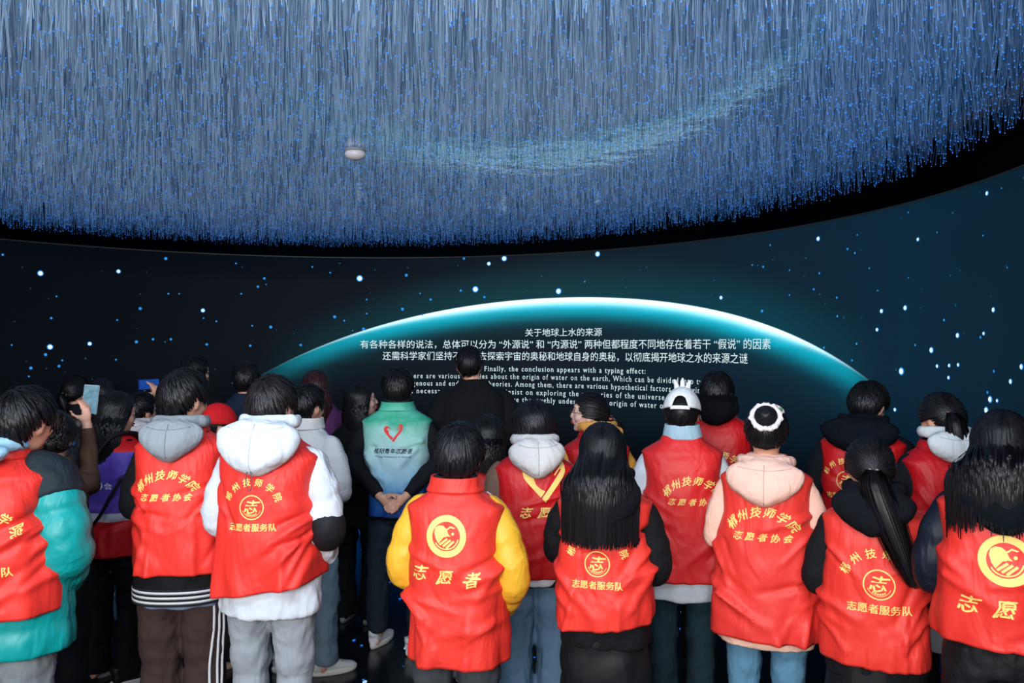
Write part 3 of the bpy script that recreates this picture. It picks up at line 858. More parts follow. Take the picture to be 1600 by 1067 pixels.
def make_hair(style, Mh, root, H, zs, opt):
    rng = random.Random(int(H * 1000) + len(style) + opt.get('seed', 0))
    mat = hair_mat(opt.get('rgb', (16, 15, 17)))
    th = opt.get('thick', {'short': .022, 'mop': .027, 'buzz': .007, 'pony': .012, 'bun': .012, 'long': .016, 'bob': .018}[style])
    V = []; Fc = []; nphi, nt = 44, 14
    for i in range(nphi):
        ph = 2 * math.pi * i / nphi; e0 = hairline(ph, style)
        for j in range(nt + 1):
            t = j / nt; el = math.radians(90) * (1 - t) + e0 * t
            d = sk_dir(ph, el)
            l = th * (.45 if style in ('long', 'bob') else .70) * (1 - max(0, t - .72) / .28 * (.75 if style != 'buzz' else .9)) * (1 + 0.25 * noise.noise(d * 6 + Vector((H * 9, 0, 0))))
            V.append(Mh @ sk_pt(d, l))
    for i in range(nphi):
        i2 = (i + 1) % nphi
        for j in range(nt): Fc.append((i * (nt + 1) + j, i * (nt + 1) + j + 1, i2 * (nt + 1) + j + 1, i2 * (nt + 1) + j))
    # close the underside so that the shell is a volume
    b = len(V)
    for i in range(nphi):
        ph = 2 * math.pi * i / nphi; e0 = hairline(ph, style)
        for j in range(nt + 1):
            t = j / nt; V.append(Mh @ sk_pt(sk_dir(ph, math.radians(90) * (1 - t) + e0 * t), -0.006))
    for i in range(nphi):
        i2 = (i + 1) % nphi
        for j in range(nt): Fc.append((b + i * (nt + 1) + j, b + i2 * (nt + 1) + j, b + i2 * (nt + 1) + j + 1, b + i * (nt + 1) + j + 1))
        Fc.append((i * (nt + 1) + nt, b + i * (nt + 1) + nt, b + i2 * (nt + 1) + nt, i2 * (nt + 1) + nt))
    strands = []
    R3 = Mh.to_3x3()
    whorl = sk_dir(math.radians(opt.get('whorl', 10)), math.radians(58))
    back = opt.get('back', None)
    nst = int(opt.get('n', {'short': 620, 'mop': 820, 'buzz': 300, 'pony': 620, 'bun': 620, 'long': 760, 'bob': 620}[style]) * opt.get('dens', 1.0))
    if style in ('short', 'mop', 'buzz'):
        for _ in range(nst):
            ph = rng.uniform(-math.pi, math.pi); e = sk_dir(ph, hairline(ph, style) - math.radians(rng.uniform(-2, 7)))
            f0 = rng.uniform(0.02, .8) if not opt.get('cap') else rng.uniform(.62, .8); f1 = min(1.03, f0 + rng.uniform(.28, .5))
            lf = th + rng.uniform(-.002, .006) * (.4 if opt.get('cap') else 1); pts = []; nr = []
            tw = rng.uniform(-.12, .12); m = 6
            for k in range(m):
                t = k / (m - 1); d = slerp(whorl, e, f0 + (f1 - f0) * t)
                fin = (f0 + (f1 - f0) * t); taper = 1 - max(0, fin - .75) * (2.2 if style == 'mop' else 3)
                lift = lf * max(.25, taper) + (0.010 if style != 'buzz' and not opt.get('cap') else .001) * math.sin(math.pi * min(1, t * 1.05)) * rng.uniform(.3, .8) + (.007 * t * t if style != 'buzz' else 0) * rng.random()
                p = sk_pt(d, lift); p += d.cross(Vector((0, 0, 1))) * tw * .06 * t
                pts.append(Mh @ p); nr.append((R3 @ d).normalized())
            strands.append((pts, nr, rng.uniform(.6, 1.3)))
        w = .0085 if style != 'buzz' else .006
    elif style in ('pony', 'bun'):
        T = sk_dir(opt.get('tphi', 0), math.radians(opt.get('tel', -8 if style == 'pony' else 12)))
        for _ in range(nst):
            ph = rng.uniform(-math.pi, math.pi); e = sk_dir(ph, hairline(ph, style)); s0 = rng.uniform(0, .6)
            d0 = slerp(sk_dir(ph, math.radians(85)), e, rng.random()) if rng.random() < .5 else e
            pts = []; nr = []
            for k in range(7):
                t = k / 6; d = slerp(d0, T, t).normalized(); l = th * .9 + .003 + .004 * t + rng.uniform(0, .0035) + .004 * math.sin(math.pi * t) * rng.random()
                pts.append(Mh @ sk_pt(d, l)); nr.append((R3 @ d).normalized())
            strands.append((pts, nr, rng.uniform(.6, 1.1)))
        w = .0075
        Tp = Mh @ sk_pt(T, th + .012)
        if style == 'bun':
            B = Parts(); c = Mh @ sk_pt(T, th + .030)
            for q in range(3):
                pts = []; ax = (R3 @ T).normalized(); s1 = ax.cross(Vector((0, 0, 1))).normalized(); s2 = ax.cross(s1)
                r0 = (.034, .022, .010)[q]
                for k in range(13):
                    a = 2 * math.pi * k / 12 + q; pts.append(c + s1 * r0 * math.cos(a) + s2 * r0 * math.sin(a) + ax * (.005 + q * .010))
                B.tube(pts, [(.017, .015)] * 13, n=10, sub=2)
            B.ell(c - ax * .008, (.035, .035, .03))
            bo = B.build('hair_bun', mat, root, voxel=.006, sm=2)
        else:
            L = opt.get('len', .38); sway = opt.get('sway', .05); out = opt.get('out', .03); m = 12
            ax = (R3 @ T).normalized(); ax.z = 0; ax.normalize()
            cen = []
            for k in range(m):
                t = k / (m - 1)
                if t < .18: p = Tp + ax * (out * math.sin(t / .18 * math.pi / 2)) + Vector((0, 0, -L * t * .6))
                else: p = Tp + ax * (out * (1.0 + opt.get('outk', .6) * (t - .18))) + Vector((sway * (t - .18) ** 1.1 / .85, 0, -L * (.108 + (t - .18) * 1.088)))
                cen.append(p)
            radp = [np.interp(k / (m - 1), [0, .12, .45, .8, 1], [.013, .026, .034, .026, .010]) * opt.get('tw', 1.0) for k in range(m)]
            for _ in range(340):
                a = rng.uniform(0, 2 * math.pi); rr = rng.uniform(.45, 1.15); fl = rng.uniform(.72, 1.06); pts = []; nr = []
                for k in range(m):
                    o = Vector((math.cos(a), math.sin(a) * .6, 0)); q = min(m - 1, k * fl); i0 = int(q); i1 = min(m - 1, i0 + 1)
                    pts.append(cen[i0].lerp(cen[i1], q - i0) + o * radp[k] * rr); nr.append(o.normalized())
                strands.append((pts, nr, rng.uniform(.6, 1.1)))
    else:
        zend = opt.get('zend', zs - .25); wt = opt.get('w', .10); dep = opt.get('dep', .16); nape = opt.get('nape', .10)
        zh = (Mh @ Vector((0, 0, -.02))).z; cxh = (Mh @ Vector((0, 0, 0)))
        drift = opt.get('drift', 0.0); part = opt.get('part', 1.0); lim = math.radians(opt.get('lim', 112))
        for _ in range(nst):
            ph = rng.uniform(-lim, lim)
            inner = rng.random() < .45
            top0 = sk_dir(math.radians(170 + rng.uniform(-25, 25)), math.radians(rng.uniform(50, 85)))
            e = sk_dir(ph, math.radians(-2)); pts = []; nr = []
            lf = th * (.55 if inner else 1.0) + rng.uniform(0, .004); f0 = rng.uniform(0, .5)
            for k in range(5):
                d = slerp(top0, e, f0 + (1 - f0) * k / 4).normalized()
                pts.append(Mh @ sk_pt(d, lf + .003 * math.sin(math.pi * k / 4))); nr.append((R3 @ d).normalized())
            p0 = pts[-1]; ze = zend + rng.uniform(-.012, .05) + rng.random() ** 4 * .14 + rng.random() * opt.get('rag', 0) + opt.get('side_up', 0) * (abs(ph) / lim) ** 2
            u = (ph / lim) if opt.get('fan', False) else (p0.x - cxh.x) / (SK[0] + th)
            u = max(-1.15, min(1.15, u)); m = 8
            yt = cxh.y - dep * math.sqrt(max(.25, 1 - .62 * u * u))
            wob = rng.uniform(-.006, .006); ph2 = rng.uniform(0, 6)
            for k in range(1, m + 1):
                t = k / m; z = p0.z + (ze - p0.z) * t
                e2 = min(1, t * 1.9); e2 = e2 * e2 * (3 - 2 * e2)
                nz = max(0, 1 - abs(t - .28) / .28)
                x = p0.x + (cxh.x + u * wt + drift * t - p0.x) * e2 + wob * math.sin(t * 4 + ph2)
                y = p0.y + (yt - p0.y) * e2 + (rng.uniform(0, .010) if inner else 0)
                pts.append(Vector((x, y, z))); nr.append(Vector((u * .8, -1, 0)).normalized() if abs(u) < 1 else Vector((math.copysign(1, u), -.2, 0)).normalized())
            strands.append((pts, nr, rng.uniform(.7, 1.3)))
        w = .010
        # solid under-layer of the hanging hair
        P = Parts(); zt = zh + .01
        rows = [(zend + .10, wt * .70, dep * .10, .0, cxh.y - dep * .76), (zend + .16, wt * .85, dep * .22, 0.0, cxh.y - dep * .66),
                ((zend + zt) / 2, (wt + .07) * .5, dep * .5, .0, cxh.y - dep * .42), (zt, .074, .098, .01, cxh.y)]
        rows = sorted(rows)
        if rows[-1][0] - rows[0][0] > .08:
            VV, FF = torso_loft([(r[0], r[1], r[2], r[3] + .012, r[4]) for r in rows], m=14, n=28, close=True, e=2.0)
            sc = zt - rows[0][0]
            VV = [(v[0] + cxh.x + drift * max(0, (zt - v[2]) / sc), v[1], v[2]) for v in VV]
            b = len(V); V += [Vector(v) for v in VV]; Fc += [tuple(i + b for i in f) for f in FF]
    RV, RF = ribbons(strands, w)
    b = len(V); V += RV; Fc += [tuple(i + b for i in f) for f in RF]
    ho = mesh_obj('hair', V, Fc, mat, root)
    if style == 'pony':
        tie = Parts(); ax = (R3 @ T).normalized()
        torus(tie, Tp + Vector((0, 0, -.006)), .015, .007, Matrix.Rotation(.5, 3, 'X'))
        tie.build('hair_tie', plain('hair_tie_' + str(opt.get('tie', (210, 170, 175))), opt.get('tie', (210, 170, 175)), .6), ho, voxel=0, sm=0)
    if style == 'bun':
        sc = Parts(); s1 = ax.cross(Vector((0, 0, 1))).normalized(); s2 = ax.cross(s1); pts = []; rr = []
        for k in range(49):
            a = 2 * math.pi * k / 48; r = .058 + .004 * math.sin(a * 11)
            pts.append(c - ax * .006 + s1 * r * math.cos(a) + s2 * r * math.sin(a)); rr.append(.012 + .004 * math.sin(a * 17))
        sc.tube(pts, rr, n=10, sub=1)
        sc.build('scrunchie', cloth((235, 225, 228), .9, .5, 40), bo, voxel=.005, sm=1)
        hc = Parts(); hc.ell(Mh @ Vector((.052, -.045, .098)), (.030, .010, .014), rot=Matrix.Rotation(.6, 3, 'Y'))
        hc.build('hair_clip', plain('clip_pink', (225, 190, 195), .4), ho, voxel=0, sm=0)
        hc = Parts(); hc.ell(Mh @ Vector((.060, -.055, .094)), (.010, .008, .010)); hc.build('hair_clip_dot', plain('clip_green', (60, 130, 80), .4), ho, voxel=0, sm=0)
    return ho

def torus(P, c, R, r, rot=None, n=24, k=10, sy=1.0):
    V = []; Fc = []
    for i in range(n):
        a = 2 * math.pi * i / n
        for j in range(k):
            b = 2 * math.pi * j / k
            v = Vector(((R + r * math.cos(b)) * math.cos(a), (R + r * math.cos(b)) * math.sin(a) * sy, r * math.sin(b)))
            if rot is not None: v = rot @ v
            V.append(v + Vector(c))
    for i in range(n):
        for j in range(k):
            i2, j2 = (i + 1) % n, (j + 1) % k
            Fc.append((i * k + j, i2 * k + j, i2 * k + j2, i * k + j2))
    P.add(V, Fc)

# ---------------------------------------------------------------- a hand with five fingers
def hand(P, wrist, along, palm_n, thumb_side, curl=0.5, s=1.0):
    """wrist point, direction along the hand, palm normal (fingers curl towards it), side of the thumb"""
    a = Vector(along).normalized(); pn = Vector(palm_n); pn = (pn - a * pn.dot(a)).normalized(); sd = a.cross(pn)
    if sd.dot(Vector(thumb_side)) < 0: sd = -sd
    W = Vector(wrist)
    P.tube([W - a * .015 * s, W + a * .02 * s, W + a * .055 * s, W + a * .088 * s], [(.022 * s, .024 * s), (.027 * s, .018 * s), (.036 * s, .015 * s), (.034 * s, .012 * s)] if abs(a.cross(Vector((0, 0, 1))).dot(sd)) > .5 else [(.024 * s, .022 * s), (.018 * s, .027 * s), (.015 * s, .036 * s), (.012 * s, .034 * s)], n=12, sub=3)
    for k, (o, L) in enumerate(((.028, .068), (.010, .076), (-.009, .071), (-.027, .056))):
        p = W + a * .080 * s + sd * o * s; d = a.copy(); pts = [p - a * .02 * s, p]
        for q in range(3):
            ang = curl * (.55 + .35 * q) + .04 * k
            d = (d * math.cos(ang) + pn * math.sin(ang)).normalized(); pn2 = (pn * math.cos(ang) - d * 0).normalized()
            p = p + d * L * s * (.42, .33, .25)[q]; pts.append(p)
        P.tube(pts, [.0095 * s, .0095 * s, .0088 * s, .008 * s, .0062 * s], n=8, sub=3)
    p = W + a * .022 * s + sd * .022 * s
    P.tube([p, p + (a * .5 + sd * .7 + pn * .3).normalized() * .034 * s, p + (a * .62 + sd * .62 + pn * .45).normalized() * .062 * s, p + (a * .8 + sd * .45 + pn * .55).normalized() * .084 * s],
           [.013 * s, .0115 * s, .0098 * s, .0075 * s], n=8, sub=3)

# ---------------------------------------------------------------- hood lying on the back
def make_hood(root, zs, neckz, mat, w=.150, drop=.22, thick=.055, lift=0.0, point=.55, off=.0, seam=True, mouth=True, yb=.11):
    P = Parts()
    zt = neckz + .045 + lift; zc = zt - drop / 2 - .005
    def fn(x, y, z):
        g = np.interp(z, [-1, -.55, 0, .5, 1], [.30 + .4 * (1 - point), .62 + .2 * (1 - point), .98, 1.13, 1.10])
        zz = math.copysign(abs(z) ** .85, z)
        crease = 0
        if seam: crease = -.10 * math.exp(-(x / .10) ** 2) * (1 if y < 0 else 0)
        nn = noise.noise(Vector((x * 2.2, z * 2.6 + w * 40, y))) * .16
        return (x * g, y * (1.15 - .15 * z) * (1 + crease + nn), zz)
    lean = Matrix.Rotation(-.30, 3, 'X')
    P.ell((off, -yb - .012, zc), (w * .92, thick, drop / 2), rot=lean, nu=36, nv=26, fn=fn)
    # rolled collar of the hood round the neck
    pts = []; rr = []
    for k in range(25):
        a = -math.pi / 2 + 2 * math.pi * k / 24
        f = (1 - math.sin(a)) / 2           # 1 at the back
        pts.append((off + math.cos(a) * (.076 + .048 * f * (w / .15)), .010 + math.sin(a) * (.080 + .034 * f), neckz + .008 + lift + .010 * f)); rr.append((.018 + .007 * f, .024 + .010 * f))
    P.tube(pts, rr, n=12, sub=2)
    return P.build('hood', mat, root, voxel=.0095, sm=8, fac=.7, disp=(.014, .07))

def make_shoe(root, pos, yaw, rgb, rgb_sole=(225, 225, 225), s=1.0):
    M = Matrix.Translation(pos) @ Matrix.Rotation(yaw, 4, 'Z') @ Matrix.Scale(s, 4)
    P = Parts()
    P.tube([(0, -.075, .060), (0, -.055, .058), (0, .0, .056), (0, .06, .045), (0, .12, .036), (0, .172, .030)], [(.026, .034), (.036, .050), (.037, .050), (.041, .032), (.041, .024), (.026, .016)], M=M, n=16, up=(0, 0, 1))
    P.tube([(0, -.055, .075), (0, -.05, .110)], [(.034, .036), (.037, .040)], M=M, n=16, up=(0, 1, 0))
    o = P.build('shoe', plain('shoe_%d_%d_%d' % rgb, rgb, .5), root, voxel=.007, sm=3)
    Q = Parts(); V = []; Fc = []; n = 28
    for lv, (z, g) in enumerate(((0.0, .94), (.006, 1.0), (.022, 1.02), (.030, .96))):
        for k in range(n):
            a = 2 * math.pi * k / n; y = math.sin(a); wx = .042 * (1 + .12 * y) * (1 if y > -.3 else .92)
            V.append((math.cos(a) * wx * g * (abs(math.cos(a)) ** -.12 if abs(math.cos(a)) > .1 else 1), .045 + y * .135 * g, z + (.008 * abs(y) ** 3 if lv else 0)))
    for lv in range(3):
        for k in range(n): Fc.append((lv * n + k, lv * n + (k + 1) % n, lv * n + n + (k + 1) % n, lv * n + n + k))
    Fc.append(tuple(range(n - 1, -1, -1))); Fc.append(tuple(3 * n + k for k in range(n)))
    Q.add(V, Fc, M); Q.build('shoe_sole', plain('sole_%d_%d_%d' % rgb_sole, rgb_sole, .55), o, voxel=0, sm=0)
    L = Parts()
    for q in range(3):
        L.tube([(-.018, .045 + q * .022, .088 - q * .012), (.0, .048 + q * .022, .097 - q * .013), (.018, .045 + q * .022, .088 - q * .012)], [.0035] * 3, M=M, n=6, sub=2)
    L.build('laces', plain('laces_%d' % (rgb[0] // 2), tuple(int(c * .6) for c in rgb), .8), o, voxel=0, sm=0)
    return o

PEOPLE = []
def person(label, px, s, top, yaw=0.0, hx=0.0, hy=0.0, head=0.0, pitch=-8.0, roll=0.0, hair=('short', {}), sw=.175, vest=None, jacket=None,
           pants=None, arms=('front', 'front'), shoes=None, hood=None, collar=None, skirt=None, stance=.095, skin=(214, 160, 135), voxel=.012,
           face=False, cap=None, glasses=False, group='visitors facing the curved screen', lipstick=None, hscale=1.0, lean=0.0, earring=False):
    D = F_PX / s; X = (px - CX) / s; H = CAM_Z - (top - HORIZON) / s
    yaw = yaw + math.degrees(math.atan((CX - px) / F_PX)); H += (px < 0) * 0
    root = empty('person', (X, D, 0), math.radians(yaw))
    tag(root, label, 'person', group)
    PEOPLE.append(root)
    zy = lambda y: CAM_Z - (y - HORIZON) / s
    zs = H - .31; neckz = zs + .075; zw = H * .60; zc = H * .47; hzc = H - .128
    seed = len(PEOPLE) * 1.37
    hp = Vector((hx, hy + .018, hzc))
    Mh = Matrix.Translation(hp) @ Matrix.Rotation(math.radians(head), 4, 'Z') @ Matrix.Rotation(math.radians(roll), 4, 'Y') @ Matrix.Rotation(math.radians(pitch), 4, 'X') @ Matrix.Scale(hscale, 4)
    # ---- body: one continuous figure
    B = Parts()
    B.tube([(0, .0, zc - .02), (0, 0, zc + .10), (0, .0, zw), (0, .0, zw + .16), (0, 0, zs - .12), (0, .0, zs - .03), (0, .005, zs + .035), (hx * .3, .01, neckz)],
           [(.13, .09), (.145, .10), (.12, .08), (.13, .085), (.145, .095), (sw - .045, .075), (.085, .06), (.060, .060)], n=20, up=(0, 1, 0))
    B.tube([(hx * .2, .005, zs + .02), (hx * .5, .01, neckz + .02), (hp.x, hp.y - .012, hp.z - .055)], [(.064, .064), (.054, .056), (.054, .058)], n=16, up=(0, 1, 0))
    B.ell((0, 0, 0), (SK[0] - .002, SK[1] - .002, SK[2] - .002), M=Mh, nu=24, nv=18)
    B.ell((0, .032, -.058), (.058, .060, .058), M=Mh, nu=20, nv=14)
    B.ell((0, .072, -.096), (.022, .020, .018), M=Mh)
    B.ell((0, .082, .030), (.052, .018, .020), M=Mh)                                   # brow
    for sx in (-1, 1):
        B.ell((sx * .042, .062, -.030), (.026, .026, .024), M=Mh)                      # cheek
        B.ell((sx * .079, -.006, -.018), (.009, .019, .031), M=Mh, rot=Matrix.Rotation(sx * -.35, 3, 'Z'))
        B.ell((sx * .080, -.002, -.040), (.007, .010, .012), M=Mh)
    B.tube([(0, .092, .018), (0, .100, -.004), (0, .108, -.026), (0, .098, -.034)], [.008, .009, .012, .009], M=Mh, n=10, up=(1, 0, 0))
    B.ell((0, .092, -.058), (.024, .012, .012), M=Mh)                                   # mouth mound
    lx = stance
    for sx in (-1, 1):
        B.tube([(sx * .085, 0, zc + .05), (sx * .09, .0, zc - .08), (sx * lx, .012, H * .28), (sx * lx, -.005, H * .20), (sx * lx, .0, .09), (sx * lx, .01, .05)],
               [.085, .080, .056, .055, .034, .028], n=14, up=(0, 1, 0))
        B.tube([(sx * lx, -.05, .045), (sx * (lx + .005), .05, .038), (sx * (lx + .010), .11, .03)], [(.022, .024), (.024, .018), (.018, .010)], n=12)
    # ---- arms
    apts = []
    for sx, mode in ((-1, arms[0]), (1, arms[1])):
        S0_ = Vector((sx * (sw - .016), .016, zs - .048))
        if mode == 'front': E, W_ = Vector((sx * (sw + .036), .0, zs - .30)), Vector((sx * .07, .21, zs - .27)); al, pn, ts = (-sx * .6, .5, .1), (-sx * .3, -.5, -.6), (0, .3, 1)
        elif mode == 'phone': E, W_ = Vector((sx * (sw + .03), .10, zs - .26)), Vector((sx * .08, .27, zs - .12)); al, pn, ts = (-sx * .4, .4, .7), (-sx * .6, -.6, .2), (0, 0, 1)
        elif mode == 'pocket': E, W_ = Vector((sx * (sw + .060), -.03, zs - .30)), Vector((sx * (sw + .0), .11, zs - .48)); al, pn, ts = (-sx * .3, .7, -.5), (-sx * 1, 0, 0), (0, 1, .5)
        elif mode == 'down': E, W_ = Vector((sx * (sw + .035), -.02, zs - .29)), Vector((sx * (sw + .03), .04, zs - .53)); al, pn, ts = (0, .1, -1), (-sx * 1, 0, 0), (0, 1, 0)
        elif mode == 'behind': E, W_ = Vector((sx * (sw + .064), -.05, zs - .27)), Vector((sx * .075, -.205 - (.012 if sx > 0 else 0), zs - .465)); al, pn, ts = (-sx * .80, -.05, -.60), (0, -1, .0), (-sx * .3, 0, 1)
        elif mode == 'raise': E, W_ = Vector((sx * (sw + .11), .16, zs - .10)), Vector((sx * (sw + .04), .28, zs + .155)); al, pn, ts = (-sx * .35, .2, .9), (-sx * .9, .2, -.4), (-sx * .6, -.3, .3)
        else: E, W_ = mode[0], mode[1]; al, pn, ts = mode[2]
        apts.append((S0_, E, W_, sx))
        mid1 = S0_.lerp(E, .5) + Vector((sx * .008, -.01, 0)); mid2 = E.lerp(W_, .5)
        B.tube([S0_ - Vector((sx * .05, 0, 0)), S0_, mid1, E, mid2, W_], [.034, .036, .036, .034, .031, .026], n=12)
        hand(B, W_, al, pn, ts, curl=(.62 if mode == 'behind' else .5))
    body = B.build('body', skin_mat(skin), root, voxel=(.0085 if face else voxel), sm=(2 if face else (1 if voxel < .008 else 3)), fac=.5)
    # ---- eyes, brows, lips
    if face or abs(head) > 20:
        for sx in (-1, 1):
            e = Parts(); e.ell((sx * .031, .083, .006), (.0135, .009, .0075), M=Mh, nu=14, nv=10); eo = e.build('eye', plain('eye_white', (205, 200, 198), .3), root, voxel=0, sm=0)
            e = Parts(); e.ell((sx * .031, .0900, .006), (.0062, .0035, .0066), M=Mh, nu=12, nv=8); e.build('iris', plain('iris', (22, 14, 12), .2), eo, voxel=0, sm=0)
            e = Parts(); e.tube([(sx * .015, .097, .026), (sx * .031, .097, .033), (sx * .050, .082, .028)], [.0025, .0035, .0018], M=Mh, n=6, sub=3); e.build('eyebrow', hair_mat(), root, voxel=0, sm=0)
            e = Parts(); e.tube([(sx * .018, .091, .009), (sx * .031, .0945, .0145), (sx * .046, .084, .009)], [.0012, .0022, .0012], M=Mh, n=5, sub=3); e.build('eyelash', hair_mat(), root, voxel=0, sm=0)
        e = Parts(); e.tube([(-.021, .093, -.059), (-.008, .104, -.054), (.0, .105, -.056), (.008, .104, -.054), (.021, .093, -.059)], [.002, .005, .0045, .005, .002], M=Mh, n=8, sub=3)
        e.tube([(-.018, .094, -.061), (0, .103, -.066), (.018, .094, -.061)], [.002, .006, .002], M=Mh, n=8, sub=3)
        lc = lipstick or (176, 98, 88); e.build('lips', plain('lips_%d_%d' % lc[:2], lc, .35), root, voxel=0, sm=0)
    # ---- trousers or skirt
    pants = pants or {}
    pc = pants.get('rgb', (22, 24, 28)); pr = pants.get('r', 1.0)
    pm = cloth(pc, pants.get('rough', .85), .6, 7.0, spec=.2)
    T = Parts()
    T.tube([(0, .0, zc + .13), (0, .0, zc + .10), (0, 0, zc + .03), (0, 0, zc - .03)], [(.140, .100), (.155, .112), (.166, .122), (.15, .11)], n=22, up=(0, 1, 0))
    def wr(L, t): return 1 + .035 * math.sin(L * 34 + seed) * (1 if t > .35 else .3) + .025 * math.sin(L * 61 + 2 * seed)
    for sx in (-1, 1):
        T.tube([(sx * .083, .0, zc + .06), (sx * .090, .0, zc - .07), (sx * (lx * .5 + .047), .006, (zc + H * .28) / 2), (sx * lx, .012, H * .28), (sx * lx, -.008, H * .17), (sx * lx, -.005, pants.get('hem', .055))],
               [(.094 * min(pr, 1.06), .104 * min(pr, 1.04)), (.090 * min(pr, 1.12), .100 * min(pr, 1.06)), (.080 * pr, .092 * pr), (.070 * pr, .078 * pr), (.067 * pr, .074 * pr), (.072 * pr * pants.get('cuff', 1), .080 * pr * pants.get('cuff', 1))], n=16, up=(0, 1, 0), mod=wr)
    tr = T.build('trousers', pm, root, voxel=.012, sm=3, disp=(.022, .07))
    if pants.get('stripes'):
        dg = bpy.context.evaluated_depsgraph_get(); ev = tr.evaluated_get(dg); me = ev.to_mesh()
        bv = BVHTree.FromPolygons([v.co.copy() for v in me.vertices], [tuple(p.vertices) for p in me.polygons]); ev.to_mesh_clear()
        for q in range(3):
            yq = -.078 + .024 * q; pts = []
            for k in range(34):
                z = zc + .12 - (zc + .04) * k / 33; h = bv.ray_cast(Vector((.6, yq, z)), Vector((-1, 0, 0)))
                if h[0] is not None: pts.append(tuple(h[0]))
            xs_ = np.convolve(np.pad([p[0] for p in pts], 4, 'edge'), np.ones(9) / 9, 'valid'); pts = [(float(x_) + .003, p[1], p[2]) for x_, p in zip(xs_, pts)]
            S = Parts(); S.tube(pts, [(.006, .008)] * len(pts), n=6, sub=1, up=(0, 1, 0)); S.build('side_stripe', cloth((205, 208, 212), .8), tr, voxel=0, sm=0)
    if skirt:
        zb, w0, w1 = skirt['z'], skirt.get('w0', .17), skirt.get('w1', .24)
        ztp = skirt.get('zt', zc + .2)
        V, Fc = torso_loft([(zb, w1, .165, .165, 0), ((zb + ztp) / 2, (w0 + w1) / 2, .142, .15, 0), (ztp, w0, .12, .12, 0)], amp=.008, seed=seed, flare=.008, puff=skirt.get('puff'))
        so = mesh_obj('skirt', V, Fc, cloth(skirt['rgb'], .6, .3, 8, spec=.3), root); md = so.modifiers.new('t', 'SOLIDIFY'); md.thickness = .006
    # ---- shoes
    sh = shoes or {'rgb': (30, 30, 34), 'sole': (200, 200, 200)}
    for k, sx in enumerate((-1, 1)):
        make_shoe(root, (sx * lx, sh.get('dy', (0, 0))[k], 0), -sx * math.radians(8) + math.radians(sh.get('yaw', (0, 0))[k]), sh['rgb'], sh.get('sole', (225, 225, 225)))
    # ---- jacket / hoodie / coat
    j = jacket or {'rgb': (20, 21, 25)}
    jr = j.get('r', .058) - .010; zj = zy(j['hem']) if 'hem' in j else zc + .06
    jw = j.get('w', .19); jm = cloth(j['rgb'], j.get('rough', .85), j.get('bump', .55), j.get('scale', 8.0), spec=j.get('spec', .2))
    J = Parts(); g = j.get('fat', 0.0)
    rows = [(zj, jw, .142 + g, .13, 0), (zj + .06, jw + .004, .146 + g, .14, 0), (zj + (zs - zj) * .5, max(jw - .015, sw - .005), .138 + g, .13, 0), (zs - .12, sw - .004, .128 + g, .12, 0), (zs - .03, sw - .010, .112 + g * .6, .10, .004),
            (zs + .015, sw - .055, .096 + g * .5, .085, .010), (zs + .05, .098, .086, .078, .014), (zs + .085, .082, .078, .070, .016)]
    V, Fc = torso_loft(rows, m=36, n=56, amp=.005, seed=seed + 5, flare=.004, close=True, puff=j.get('puff'))
    J.add(V, Fc)
    for (S0_, E, W_, sx) in apts:
        Wc = W_.lerp(E, .06)
        mid1 = S0_.lerp(E, .5) + Vector((sx * .012, -.012, 0)); mid2 = E.lerp(W_, .5)
        pf = j.get('puffs')
        if pf: mod = lambda L, t: 1 + .17 * abs(math.sin(math.pi * L / .105)) ** .6 - .06
        else: mod = lambda L, t: 1 + .04 * math.sin(L * 55 + seed) * (1 if .3 < t < .98 else .3) + .03 * math.sin(L * 90 + seed * 2)
        J.tube([S0_ + Vector((-sx * .07, 0, .012)), S0_ + Vector((-sx * .008, 0, -.002)), mid1, E, mid2, Wc], [jr - .010, jr - .004, jr + .006, jr + .006, jr * .96, jr * .74], n=18, sub=8, mod=mod)
    jo = J.build(j.get('name', 'jacket'), jm, root, voxel=.011, sm=4 if not j.get('puffs') else 2, disp=(j.get('fold', .014), .085))
    if j.get('panel'):                      # dark panel round the top of the sleeve
        (S0_, E, W_, sx) = apts[1]
        P = Parts(); P.tube([S0_ + Vector((-sx * .085, -.01, .022)), S0_ + Vector((-sx * .04, 0, .014)), S0_.lerp(E, .06), S0_.lerp(E, .30) + Vector((.008, -.01, 0))], [jr + .004, jr + .018, jr + .022, jr + .020], n=18, sub=6)
        P.build('sleeve_panel', cloth(j['panel'], .7, .4, 8), jo, voxel=.01, sm=3, disp=(.015, .06))
    if j.get('panelL'):
        (S0_, E, W_, sx) = apts[0]
        P = Parts(); P.tube([S0_ + Vector((.03, 0, .004)), S0_.lerp(E, .15), S0_.lerp(E, .62) + Vector((.0, -.01, 0))], [jr + .015, jr + .018, jr + .010], n=18, sub=6)
        P.build('sleeve_panel', cloth(j['panelL'], .7, .4, 8), jo, voxel=.01, sm=3)
    if j.get('patch'):
        (S0_, E, W_, sx) = apts[1]
        P = Parts(); P.tube([E + Vector((-.005, -.004, .04)), E + Vector((.003, -.004, -.015)), E.lerp(W_, .35)], [jr * 1.08, jr * 1.16, jr * 1.10], n=16); P.build('elbow_patch', cloth(j['patch'], .7), jo, voxel=.01, sm=2)
    if j.get('band'):                       # ribbed striped waistband
        for q, c in enumerate(((28, 28, 32), (205, 208, 214), (28, 28, 32), (205, 208, 214), (28, 28, 32), (205, 208, 214), (24, 24, 28))):
            z0 = zj - .012 + q * .0105
            V, Fc = torso_loft([(z0, jw + .008, .158, .15, 0), (z0 + .0105, jw + .010, .160, .152, 0)], m=3, n=56)
            bo = mesh_obj('waistband', V, Fc, cloth(c, .9), jo); md = bo.modifiers.new('t', 'SOLIDIFY'); md.thickness = .004; md.offset = 1
